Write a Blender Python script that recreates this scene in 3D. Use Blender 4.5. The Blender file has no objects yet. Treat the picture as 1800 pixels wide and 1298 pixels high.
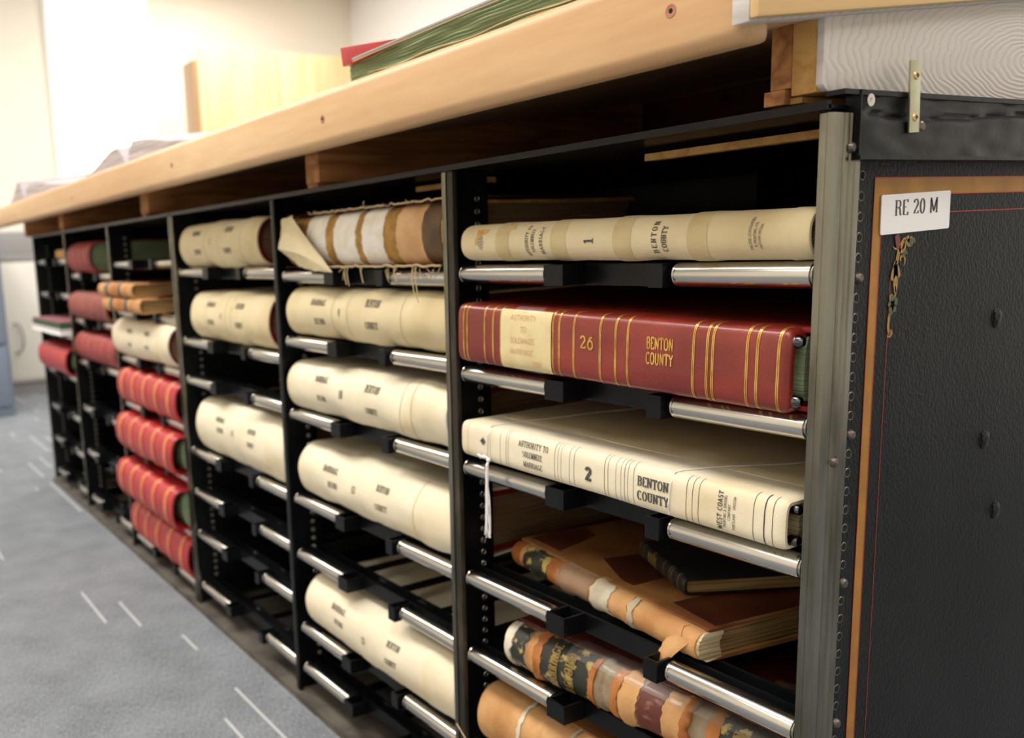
import bpy, bmesh, math, random
from mathutils import Vector, Matrix, noise
C = bpy.context.scene
COL = C.collection
random.seed(7)

# ------------------------------------------------------------------ camera
cam_d = bpy.data.cameras.new('camera')
cam = bpy.data.objects.new('camera', cam_d); COL.objects.link(cam)
cam_d.sensor_width = 36.0; cam_d.sensor_fit = 'HORIZONTAL'
FPX = 1604.8
cam_d.lens = 36.0*FPX/1800
cam_d.shift_x = 325.7/1800
cam_d.shift_y = 61.3/1800
R_ = Vector((0.48083908, 0.87553352, -0.04727402)); U_ = Vector((-0.1249599, 0.12179356, 0.98465799)); F_ = Vector((-0.86785875, 0.46755468, -0.16796968))
m = Matrix((R_, U_, -F_)).transposed().to_4x4(); m.translation = Vector((0.46402, -0.71089, 0.84591))
cam.matrix_world = m
cam_d.clip_start = 0.05; cam_d.clip_end = 60
cam_d.dof.use_dof = True
cam_d.dof.focus_distance = 0.86
cam_d.dof.aperture_fstop = 5.0
C.camera = cam
# ------------------------------------------------------------------ world / view / lights
w = bpy.data.worlds.new('world'); C.world = w; w.use_nodes = True
w.node_tree.nodes['Background'].inputs[0].default_value = (1.0, 0.97, 0.92, 1)
w.node_tree.nodes['Background'].inputs[1].default_value = 0.25
C.view_settings.view_transform = 'Standard'; C.view_settings.look = 'None'
C.view_settings.gamma = 1.0; C.view_settings.use_curve_mapping = False
C.view_settings.exposure = 0.0
LAMPS = [(-4.6, -.85), (-2.9, -.85), (-1.3, -.85), (0.3, -.85), (-1.3, -2.45), (1.9, -1.9), (-4.9, 1.7), (-3.1, 1.7), (-1.3, 1.7), (1.3, 1.2)]
for i, (lx, ly) in enumerate(LAMPS):
    ld = bpy.data.lights.new('ceiling_lamp', 'AREA'); ld.shape = 'RECTANGLE'
    ld.size = 1.15; ld.size_y = 0.55
    ld.energy = 30 if ly > 0 else (10 if ly < -1.5 else (24 if lx > -2 else 30))
    ld.color = (1.0, 0.965, 0.91)
    lo = bpy.data.objects.new('ceiling_lamp', ld); lo.location = (lx, ly, 2.74); COL.objects.link(lo)

# ------------------------------------------------------------------ materials
def mat(name, col, rough=0.6, metal=0.0, col2=None, nscale=30, ndetail=4, bump=0.0, bscale=200, stretch=(1, 1, 1), lo=.4, hi=.62, coat=0, spec=.5, bdist=.001, alpha=None, sheen=0):
    m = bpy.data.materials.new(name); m.use_nodes = True
    nt = m.node_tree; b = nt.nodes['Principled BSDF']
    b.inputs['Base Color'].default_value = (*col, 1); b.inputs['Roughness'].default_value = rough
    b.inputs['Metallic'].default_value = metal; b.inputs['Specular IOR Level'].default_value = spec
    b.inputs['Coat Weight'].default_value = coat; b.inputs['Sheen Weight'].default_value = sheen
    if alpha is not None: b.inputs['Alpha'].default_value = alpha
    tc = nt.nodes.new('ShaderNodeTexCoord'); mp = nt.nodes.new('ShaderNodeMapping')
    mp.inputs['Scale'].default_value = stretch
    nt.links.new(tc.outputs['Object'], mp.inputs['Vector'])
    if col2:
        n = nt.nodes.new('ShaderNodeTexNoise'); n.inputs['Scale'].default_value = nscale; n.inputs['Detail'].default_value = ndetail
        nt.links.new(mp.outputs[0], n.inputs['Vector'])
        r = nt.nodes.new('ShaderNodeValToRGB'); r.color_ramp.elements[0].position = lo; r.color_ramp.elements[1].position = hi
        r.color_ramp.elements[0].color = (*col, 1); r.color_ramp.elements[1].color = (*col2, 1)
        nt.links.new(n.outputs['Fac'], r.inputs['Fac']); nt.links.new(r.outputs[0], b.inputs['Base Color'])
    if bump:
        n2 = nt.nodes.new('ShaderNodeTexNoise'); n2.inputs['Scale'].default_value = bscale; n2.inputs['Detail'].default_value = 3
        nt.links.new(mp.outputs[0], n2.inputs['Vector'])
        bp = nt.nodes.new('ShaderNodeBump'); bp.inputs['Strength'].default_value = bump; bp.inputs['Distance'].default_value = bdist
        nt.links.new(n2.outputs['Fac'], bp.inputs['Height']); nt.links.new(bp.outputs[0], b.inputs['Normal'])
    return m
def lin(r, g, b):
    f = lambda c: ((c/255+.055)/1.055)**2.4 if c > 10 else c/255/12.92
    return (f(r), f(g), f(b))
M = {}
M['canvas'] = mat('cream_canvas', lin(226, 209, 170), .8, col2=lin(212, 191, 146), nscale=9, ndetail=6, bump=.25, bscale=900, lo=.45, hi=.72)
M['canvas_white'] = mat('pale_canvas', lin(236, 224, 197), .75, col2=lin(222, 204, 165), nscale=11, ndetail=6, bump=.3, bscale=1100, lo=.5, hi=.75)
M['canvas_band'] = mat('canvas_band', lin(212, 192, 148), .85, col2=lin(202, 180, 134), nscale=20, bump=.25, bscale=900)
M['red'] = mat('oxblood_leather', lin(140, 46, 32), .34, col2=lin(118, 32, 24), nscale=14, ndetail=5, bump=.35, bscale=420, coat=.25, bdist=.0006)
M['redcloth'] = mat('red_cloth', lin(150, 20, 32), .75, col2=lin(128, 14, 26), nscale=40, bump=.4, bscale=1500)
M['redbright'] = mat('bright_red_leather', lin(186, 46, 48), .42, col2=lin(170, 36, 42), nscale=15, bump=.3, bscale=400, coat=.15)
M['darkred'] = mat('dark_red_lining', lin(120, 10, 14), .45, col2=lin(92, 8, 12), nscale=20)
M['gold'] = mat('gold_leaf', lin(226, 184, 96), .32, .55, col2=lin(196, 146, 66), nscale=60)
M['goldpaint'] = mat('gold_paint', lin(174, 122, 40), .5, .1, col2=lin(148, 104, 38), nscale=35, ndetail=7, lo=.35, hi=.7)
M['goldsoft'] = mat('faded_gilding', lin(228, 150, 92), .5, .1, col2=lin(214, 128, 80), nscale=40)
M['pages'] = mat('cream_pages', lin(214, 198, 160), .85, col2=lin(176, 152, 112), nscale=3, ndetail=5, stretch=(3, 3, 260), bump=.6, bscale=3)
M['pagesgreen'] = mat('green_page_edges', lin(156, 172, 136), .8, col2=lin(116, 136, 100), nscale=3, ndetail=5, stretch=(3, 3, 260), bump=.7, bscale=3)
M['pagesgrey'] = mat('grey_page_edges', lin(200, 194, 196), .8, col2=lin(150, 142, 146), nscale=2, stretch=(2, 2, 160), bump=.4, bscale=3)
M['pagesbrown'] = mat('aged_page_edges', lin(182, 150, 98), .85, col2=lin(132, 100, 58), nscale=3, ndetail=6, stretch=(3, 3, 240), bump=.8, bscale=3)
M['white'] = mat('white_paper', lin(240, 238, 240), .6)
M['whitethread'] = mat('white_thread', lin(238, 236, 236), .8)
M['stripwhite'] = mat('cream_paper_strip', lin(252, 247, 238), .75, col2=lin(242, 232, 212), nscale=40)
M['note'] = mat('yellowed_paper', lin(226, 208, 158), .7, col2=lin(216, 196, 144), nscale=30)
M['faintink'] = mat('faded_red_ink', lin(208, 166, 128), .8)
M['ink'] = mat('grey_ink', lin(58, 58, 58), .6, col2=lin(92, 90, 84), nscale=700)
M['inksoft'] = mat('worn_grey_ink', lin(112, 106, 92), .7, col2=lin(150, 138, 112), nscale=300)
M['inkgreen'] = mat('green_grey_ink', lin(120, 128, 104), .7)
M['line'] = mat('black_rule_ink', lin(48, 46, 42), .6)
M['lineSoft'] = mat('soft_rule_ink', lin(186, 166, 122), .8)
M['black'] = mat('black_enamel', (0.0035, 0.004, 0.005), .3, col2=(0.006, 0.007, 0.008), nscale=12, bump=.15, bscale=260, spec=.2)
M['panel'] = mat('black_crackle_enamel', (0.0055, 0.007, 0.0075), .45, col2=(0.010, 0.012, 0.0125), nscale=9, ndetail=8, spec=.16, bump=.9, bscale=330, stretch=(1, 1, .8), bdist=.0012, lo=.4, hi=.75)
M['cap'] = mat('scuffed_black_steel', (0.0045, 0.0055, 0.006), .36, spec=.25, col2=(0.026, 0.027, 0.027), nscale=16, ndetail=8, bump=.4, bscale=60, lo=.55, hi=.85)
M['chrome'] = mat('chrome', (0.62, 0.60, 0.56), .2, 1.0, col2=(0.52, 0.50, 0.46), nscale=8, bump=.03, bscale=60, stretch=(.3, 1, 1))
M['chromedull'] = mat('dull_steel', (0.42, 0.40, 0.36), .35, 1.0)
M['blackchrome'] = mat('dark_polished_steel', (0.12, 0.12, 0.13), .15, 1.0)
M['nickel'] = mat('tarnished_nickel', (0.27, 0.26, 0.215), .26, 1.0, col2=(0.15, 0.14, 0.105), nscale=24, ndetail=8, stretch=(2, 2, .35), bump=.12, bscale=60)
M['pagesshade'] = mat('shaded_brown_page_edges', lin(134, 104, 74), .9, col2=lin(104, 78, 54), nscale=3, stretch=(3, 3, 200), bump=.4, bscale=3)  # page edges toned down to brown: shade deep in the shelves put into the colour
M['rust'] = mat('worn_dark_edge', (0.05, 0.045, 0.035), .5, .7, col2=(0.20, 0.16, 0.09), nscale=18, ndetail=8, stretch=(1, 1, .4), lo=.5, hi=.75)
M['hole'] = mat('hole_dark', (0.002, 0.002, 0.002), .9)
M['zinc'] = mat('yellow_zinc', (0.56, 0.58, 0.42), .33, 1.0, col2=(0.50, 0.47, 0.30), nscale=25)
M['brass'] = mat('brass_screw', (0.72, 0.50, 0.26), .35, 1.0)
M['iron'] = mat('dark_iron', (0.12, 0.105, 0.095), .42, 1.0, col2=(0.22, 0.19, 0.16), nscale=300)
M['redline'] = mat('red_paint_line', lin(182, 44, 26), .5)
M['ogreen'] = mat('green_paint', lin(74, 88, 56), .5); M['ored'] = mat('brick_paint', lin(112, 46, 30), .5)
M['ogold'] = mat('ochre_paint', lin(172, 132, 58), .5, col2=lin(128, 96, 44), nscale=220)
M['base'] = mat('dusty_base', lin(98, 92, 82), .75, col2=lin(66, 61, 54), nscale=12, ndetail=8, bump=.2, bscale=80)
M['plywood'] = mat('brown_dark_cloth', lin(128, 92, 64), .8, col2=lin(104, 74, 50), nscale=40)
M['tan'] = mat('tan_suede', lin(208, 160, 106), .75, col2=lin(180, 124, 70), nscale=16, ndetail=8, bump=.5, bscale=300, lo=.42, hi=.7)
M['tanorange'] = mat('orange_leather', lin(190, 122, 60), .6, col2=lin(152, 86, 38), nscale=24, ndetail=8, bump=.5, bscale=250)
M['palecalf'] = mat('pale_bare_leather', lin(228, 184, 134), .6, col2=lin(208, 160, 108), nscale=20, bump=.3, bscale=200)
M['calf'] = mat('scuffed_calf', lin(164, 116, 66), .45, col2=lin(124, 74, 40), nscale=9, ndetail=9, bump=.4, bscale=220, lo=.42, hi=.6)
M['calfdark'] = mat('dark_calf', lin(104, 50, 28), .4, col2=lin(78, 36, 22), nscale=12, ndetail=8, bump=.3, bscale=200)
M['lining'] = mat('grey_spine_lining', lin(160, 142, 116), .85, col2=lin(118, 98, 72), nscale=30, ndetail=8, bump=.6, bscale=200)
M['greypaper'] = mat('torn_grey_paper', lin(220, 210, 190), .8, col2=lin(184, 168, 140), nscale=24, ndetail=8, bump=.4, bscale=120)
M['blacklabel'] = mat('flaking_black_label', lin(44, 46, 38), .5, col2=lin(196, 172, 100), nscale=60, ndetail=9, lo=.56, hi=.63, bump=.4, bscale=120)
M['maroon'] = mat('worn_maroon', lin(98, 44, 34), .5, col2=lin(206, 176, 148), nscale=26, ndetail=9, lo=.56, hi=.7, bump=.5, bscale=120, stretch=(.6, 1, 1))
M['film'] = mat('clear_film', (0.9, 0.88, 0.84), .08, alpha=.13, coat=1, bump=.5, bscale=50)
M['blackcloth'] = mat('black_book_cloth', (0.006, 0.007, 0.007), .55, col2=(0.012, 0.012, 0.012), nscale=60, bump=.3, bscale=900)
M['dullgold'] = mat('dull_gilding', lin(150, 124, 66), .5, .3)
M['pinkcover'] = mat('faded_maroon_cover', lin(150, 92, 98), .6)
M['greenedge'] = mat('dark_green_edge', lin(44, 98, 72), .7)
M['burlap'] = mat('spine_scrim', lin(196, 152, 82), .9, col2=lin(166, 122, 58), nscale=40, bump=.7, bscale=700)
M['thread'] = mat('frayed_thread', lin(196, 174, 130), .9)
M['browndk'] = mat('exposed_brown_leather', lin(104, 78, 46), .6, col2=lin(80, 60, 38), nscale=30, bump=.4, bscale=200)
M['wall'] = mat('cream_paint', lin(246, 238, 222), .8)
M['wallwhite'] = mat('white_paint', lin(250, 249, 247), .7)
M['ceiling'] = mat('ceiling_tile', lin(244, 243, 240), .9, bump=.2, bscale=60)
M['bluegrey'] = mat('blue_grey_steel', lin(118, 128, 144), .5)
M['offwhite'] = mat('off_white_laminate', lin(232, 226, 214), .5)
M['midgrey'] = mat('grey_plastic', lin(152, 150, 148), .5)
M['palewood'] = mat('pale_birch', lin(232, 208, 160), .55, col2=lin(224, 196, 144), nscale=4, ndetail=5, stretch=(1, 4, .4))
M['woodside'] = mat('tan_birch_side', lin(188, 148, 104), .6)
M['screwpink'] = mat('screw_plug', lin(176, 112, 86), .5)

def wood(name, c1, c2, c3, axis='X', scale=1.0, rings=14, bump=.1, rough=.45, dist=5, coat=.1):
    m = bpy.data.materials.new(name); m.use_nodes = True; nt = m.node_tree; b = nt.nodes['Principled BSDF']
    tc = nt.nodes.new('ShaderNodeTexCoord'); mp = nt.nodes.new('ShaderNodeMapping')
    mp.inputs['Scale'].default_value = {'X': (.5*scale, 5*scale, 5*scale), 'Y': (5*scale, .5*scale, 5*scale), 'Z': (5*scale, 5*scale, .5*scale)}[axis]
    nt.links.new(tc.outputs['Object'], mp.inputs['Vector'])
    n = nt.nodes.new('ShaderNodeTexNoise'); n.inputs['Scale'].default_value = 1.6; n.inputs['Detail'].default_value = 3; n.inputs['Distortion'].default_value = .4
    nt.links.new(mp.outputs[0], n.inputs['Vector'])
    mu = nt.nodes.new('ShaderNodeMath'); mu.operation = 'MULTIPLY'; mu.inputs[1].default_value = rings; nt.links.new(n.outputs['Fac'], mu.inputs[0])
    fr = nt.nodes.new('ShaderNodeMath'); fr.operation = 'PINGPONG'; fr.inputs[1].default_value = 1; nt.links.new(mu.outputs[0], fr.inputs[0])
    f = nt.nodes.new('ShaderNodeTexNoise'); f.inputs['Scale'].default_value = 26; f.inputs['Detail'].default_value = 5; nt.links.new(mp.outputs[0], f.inputs['Vector'])
    mx = nt.nodes.new('ShaderNodeMix'); mx.data_type = 'FLOAT'; mx.inputs[0].default_value = .45
    nt.links.new(fr.outputs[0], mx.inputs[2]); nt.links.new(f.outputs['Fac'], mx.inputs[3])
    r = nt.nodes.new('ShaderNodeValToRGB'); r.color_ramp.elements[0].color = (*c1, 1); r.color_ramp.elements[1].color = (*c3, 1)
    e = r.color_ramp.elements.new(.5); e.color = (*c2, 1); r.color_ramp.elements[0].position = .15; r.color_ramp.elements[2].position = .85
    nt.links.new(mx.outputs[0], r.inputs['Fac']); nt.links.new(r.outputs[0], b.inputs['Base Color'])
    b.inputs['Roughness'].default_value = rough; b.inputs['Coat Weight'].default_value = coat; b.inputs['Coat Roughness'].default_value = .3
    bp = nt.nodes.new('ShaderNodeBump'); bp.inputs['Strength'].default_value = bump; bp.inputs['Distance'].default_value = .002
    nt.links.new(mx.outputs[0], bp.inputs['Height']); nt.links.new(bp.outputs[0], b.inputs['Normal'])
    return m
M['wood'] = wood('honey_pine', lin(198, 154, 108), lin(212, 172, 126), lin(226, 190, 146), 'X', rings=5)
M['woodY'] = wood('honey_pine_end_board', lin(216, 178, 124), lin(222, 185, 131), lin(228, 192, 138), 'Y', rings=5)
M['beam'] = wood('rough_pine', lin(132, 84, 44), lin(172, 116, 64), lin(196, 140, 84), 'Y', rings=16, rough=.7, coat=0, scale=1.5)
M['beamlight'] = wood('sawn_pine_end', lin(176, 128, 66), lin(198, 152, 88), lin(206, 164, 100), 'Y', rings=8, rough=.8, coat=0, scale=2.5)

# grey painted plank with raised cathedral grain around a knot
def plank_mat():
    m = bpy.data.materials.new('grey_painted_grain'); m.use_nodes = True; nt = m.node_tree; b = nt.nodes['Principled BSDF']
    tc = nt.nodes.new('ShaderNodeTexCoord'); mp = nt.nodes.new('ShaderNodeMapping'); mp.inputs['Location'].default_value = (0, -.105, -.985); mp.inputs['Scale'].default_value = (.2, .34, 1.0)
    nt.links.new(tc.outputs['Object'], mp.inputs['Vector'])
    n = nt.nodes.new('ShaderNodeTexNoise'); n.inputs['Scale'].default_value = 16; n.inputs['Detail'].default_value = 3; nt.links.new(mp.outputs[0], n.inputs['Vector'])
    wv = nt.nodes.new('ShaderNodeTexWave'); wv.wave_type = 'RINGS'; wv.rings_direction = 'X'; wv.inputs['Scale'].default_value = 92; wv.inputs['Distortion'].default_value = 11
    wv.inputs['Detail'].default_value = 2; wv.inputs['Detail Scale'].default_value = .45
    nt.links.new(mp.outputs[0], wv.inputs['Vector'])
    r = nt.nodes.new('ShaderNodeValToRGB'); r.color_ramp.elements[0].color = (*lin(196, 189, 184), 1); r.color_ramp.elements[1].color = (*lin(208, 202, 197), 1); r.color_ramp.elements[1].position = .35
    nt.links.new(wv.outputs['Fac'], r.inputs['Fac']); nt.links.new(r.outputs[0], b.inputs['Base Color'])
    b.inputs['Roughness'].default_value = .55
    bp = nt.nodes.new('ShaderNodeBump'); bp.inputs['Strength'].default_value = .4; bp.inputs['Distance'].default_value = .0007
    nt.links.new(wv.outputs['Fac'], bp.inputs['Height']); nt.links.new(bp.outputs[0], b.inputs['Normal'])
    return m
M['plank'] = plank_mat()

def carpet_mat():
    m = bpy.data.materials.new('grey_carpet'); m.use_nodes = True; nt = m.node_tree; b = nt.nodes['Principled BSDF']
    L = nt.links.new
    tc = nt.nodes.new('ShaderNodeTexCoord'); sp = nt.nodes.new('ShaderNodeSeparateXYZ'); L(tc.outputs['Object'], sp.inputs[0])
    def math_(op, a, bb=None, c=None):
        n = nt.nodes.new('ShaderNodeMath'); n.operation = op
        for i, v in enumerate((a, bb, c)):
            if v is None: continue
            if isinstance(v, (int, float)): n.inputs[i].default_value = v
            else: L(v, n.inputs[i])
        return n.outputs[0]
    row = math_('DIVIDE', sp.outputs['Y'], .0635)
    ri = math_('FLOOR', row); rf = math_('FRACT', row)
    inline = math_('LESS_THAN', math_('ABSOLUTE', math_('SUBTRACT', rf, .5)), .045)
    cmb = nt.nodes.new('ShaderNodeCombineXYZ'); L(math_('MULTIPLY', sp.outputs['X'], 1.3), cmb.inputs[0]); L(math_('MULTIPLY', ri, 7.31), cmb.inputs[1])
    nz = nt.nodes.new('ShaderNodeTexNoise'); nz.inputs['Scale'].default_value = 2.1; nz.inputs['Detail'].default_value = 0; L(cmb.outputs[0], nz.inputs['Vector'])
    dash = math_('MULTIPLY', inline, math_('GREATER_THAN', nz.outputs['Fac'], .6))
    n1 = nt.nodes.new('ShaderNodeTexNoise'); n1.inputs['Scale'].default_value = 9; n1.inputs['Detail'].default_value = 8; L(tc.outputs['Object'], n1.inputs['Vector'])
    mp = nt.nodes.new('ShaderNodeMapping'); mp.inputs['Scale'].default_value = (60, 320, 60); L(tc.outputs['Object'], mp.inputs['Vector'])
    n2 = nt.nodes.new('ShaderNodeTexNoise'); n2.inputs['Scale'].default_value = 1.4; n2.inputs['Detail'].default_value = 3; L(mp.outputs[0], n2.inputs['Vector'])
    mixf = math_('ADD', math_('MULTIPLY', n1.outputs['Fac'], .25), math_('MULTIPLY', n2.outputs['Fac'], .75))
    r = nt.nodes.new('ShaderNodeValToRGB'); r.color_ramp.elements[0].position = .36; r.color_ramp.elements[1].position = .64
    r.color_ramp.elements[0].color = (*lin(97, 101, 107), 1); r.color_ramp.elements[1].color = (*lin(148, 153, 160), 1)
    L(mixf, r.inputs['Fac'])
    mx = nt.nodes.new('ShaderNodeMix'); mx.data_type = 'RGBA'; L(math_('MULTIPLY', dash, .8), mx.inputs[0]); L(r.outputs[0], mx.inputs[6]); mx.inputs[7].default_value = (*lin(205, 206, 208), 1)
    L(mx.outputs[2], b.inputs['Base Color']); b.inputs['Roughness'].default_value = .95
    bp = nt.nodes.new('ShaderNodeBump'); bp.inputs['Strength'].default_value = .5; bp.inputs['Distance'].default_value = .002; L(n2.outputs['Fac'], bp.inputs['Height']); L(bp.outputs[0], b.inputs['Normal'])
    return m
M['carpet'] = carpet_mat()
def emis(name, col, s):
    m = bpy.data.materials.new(name); m.use_nodes = True; b = m.node_tree.nodes['Principled BSDF']
    b.inputs['Base Color'].default_value = (*col, 1); b.inputs['Emission Color'].default_value = (*col, 1); b.inputs['Emission Strength'].default_value = s
    return m
M['daylight'] = emis('bright_daylight_pane', (0.95, 0.98, 1.0), 2.0)
M['diffuser'] = emis('lamp_diffuser', (1, .97, .92), 3.0)

# ------------------------------------------------------------------ mesh helpers
def obj(name, bm, m, parent=None, smooth=False, angle=35, bevel=0, seg=2):
    if bevel:
        bmesh.ops.bevel(bm, geom=[e for e in bm.edges], offset=bevel, segments=seg, affect='EDGES', profile=.6)
    bmesh.ops.recalc_face_normals(bm, faces=bm.faces)
    me = bpy.data.meshes.new(name); bm.to_mesh(me); bm.free()
    for mm in (m if isinstance(m, (list, tuple)) else [m]): me.materials.append(mm)
    if smooth or bevel:
        for p in me.polygons: p.use_smooth = True
        me.set_sharp_from_angle(angle=math.radians(angle))
    o = bpy.data.objects.new(name, me); COL.objects.link(o)
    if parent: o.parent = parent
    return o
def thing(name, label, cat, loc=(0, 0, 0), rz=0, group=None, rx=0, ry=0):
    o = bpy.data.objects.new(name, None); COL.objects.link(o); o.empty_display_size = .05
    o.location = loc; o.rotation_euler = (rx, ry, rz); o['label'] = label; o['category'] = cat
    if group: o['group'] = group
    return o
def tag(o, label, cat, group=None):
    o['label'] = label; o['category'] = cat
    if group: o['group'] = group
    return o
def bx(x0, x1, y0, y1, z0, z1, bm=None):
    bm = bm or bmesh.new()
    v = [bm.verts.new(p) for p in ((x0, y0, z0), (x1, y0, z0), (x1, y1, z0), (x0, y1, z0), (x0, y0, z1), (x1, y0, z1), (x1, y1, z1), (x0, y1, z1))]
    for f in ((0, 3, 2, 1), (4, 5, 6, 7), (0, 1, 5, 4), (1, 2, 6, 5), (2, 3, 7, 6), (3, 0, 4, 7)): bm.faces.new([v[i] for i in f])
    return bm
def prism(pts, axis, a0, a1, bm=None):
    """extrude closed 2-D outline along axis; pts are the two other coords in xyz order"""
    bm = bm or bmesh.new()
    def P(p, a):
        return {'X': (a, p[0], p[1]), 'Y': (p[0], a, p[1]), 'Z': (p[0], p[1], a)}[axis]
    A = [bm.verts.new(P(p, a0)) for p in pts]; B = [bm.verts.new(P(p, a1)) for p in pts]
    bm.faces.new(A); bm.faces.new(B[::-1]); n = len(pts)
    for i in range(n): bm.faces.new((A[i], A[(i+1) % n], B[(i+1) % n], B[i]))
    return bm
def lathe(prof, axis_o, axis_d, seg=24, bm=None):
    """prof: list of (distance along axis, radius)"""
    bm = bm or bmesh.new(); o = Vector(axis_o); d = Vector(axis_d).normalized()
    a = d.orthogonal().normalized(); b = d.cross(a)
    rings = []
    for t, r in prof:
        if r < 1e-6: rings.append([bm.verts.new(o+d*t)])
        else: rings.append([bm.verts.new(o+d*t+(a*math.cos(2*math.pi*k/seg)+b*math.sin(2*math.pi*k/seg))*r) for k in range(seg)])
    for A, B in zip(rings, rings[1:]):
        for k in range(seg):
            q = [A[k % len(A)], A[(k+1) % len(A)], B[(k+1) % len(B)], B[k % len(B)]]
            q2 = []
            for v in q:
                if v not in q2: q2.append(v)
            if len(q2) > 2: bm.faces.new(q2)
    return bm
def tube(pts, r, seg=8, bm=None, taper=None):
    bm = bm or bmesh.new(); pts = [Vector(p) for p in pts]; rings = []
    for i, p in enumerate(pts):
        d = (pts[min(i+1, len(pts)-1)]-pts[max(i-1, 0)]).normalized()
        up = Vector((0, 0, 1)) if abs(d.z) < .9 else Vector((1, 0, 0))
        a = d.cross(up).normalized(); b = d.cross(a)
        rr = r*(taper(i/(len(pts)-1)) if taper else 1)
        rings.append([bm.verts.new(p+(a*math.cos(2*math.pi*k/seg)+b*math.sin(2*math.pi*k/seg))*rr) for k in range(seg)])
    for A, B in zip(rings, rings[1:]):
        for k in range(seg): bm.faces.new((A[k], A[(k+1) % seg], B[(k+1) % seg], B[k]))
    bm.faces.new(rings[0]); bm.faces.new(rings[-1][::-1])
    return bm
def struct(name, bm, m, **k):
    o = obj(name, bm, m, **k); o['kind'] = 'structure'; return o

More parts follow.
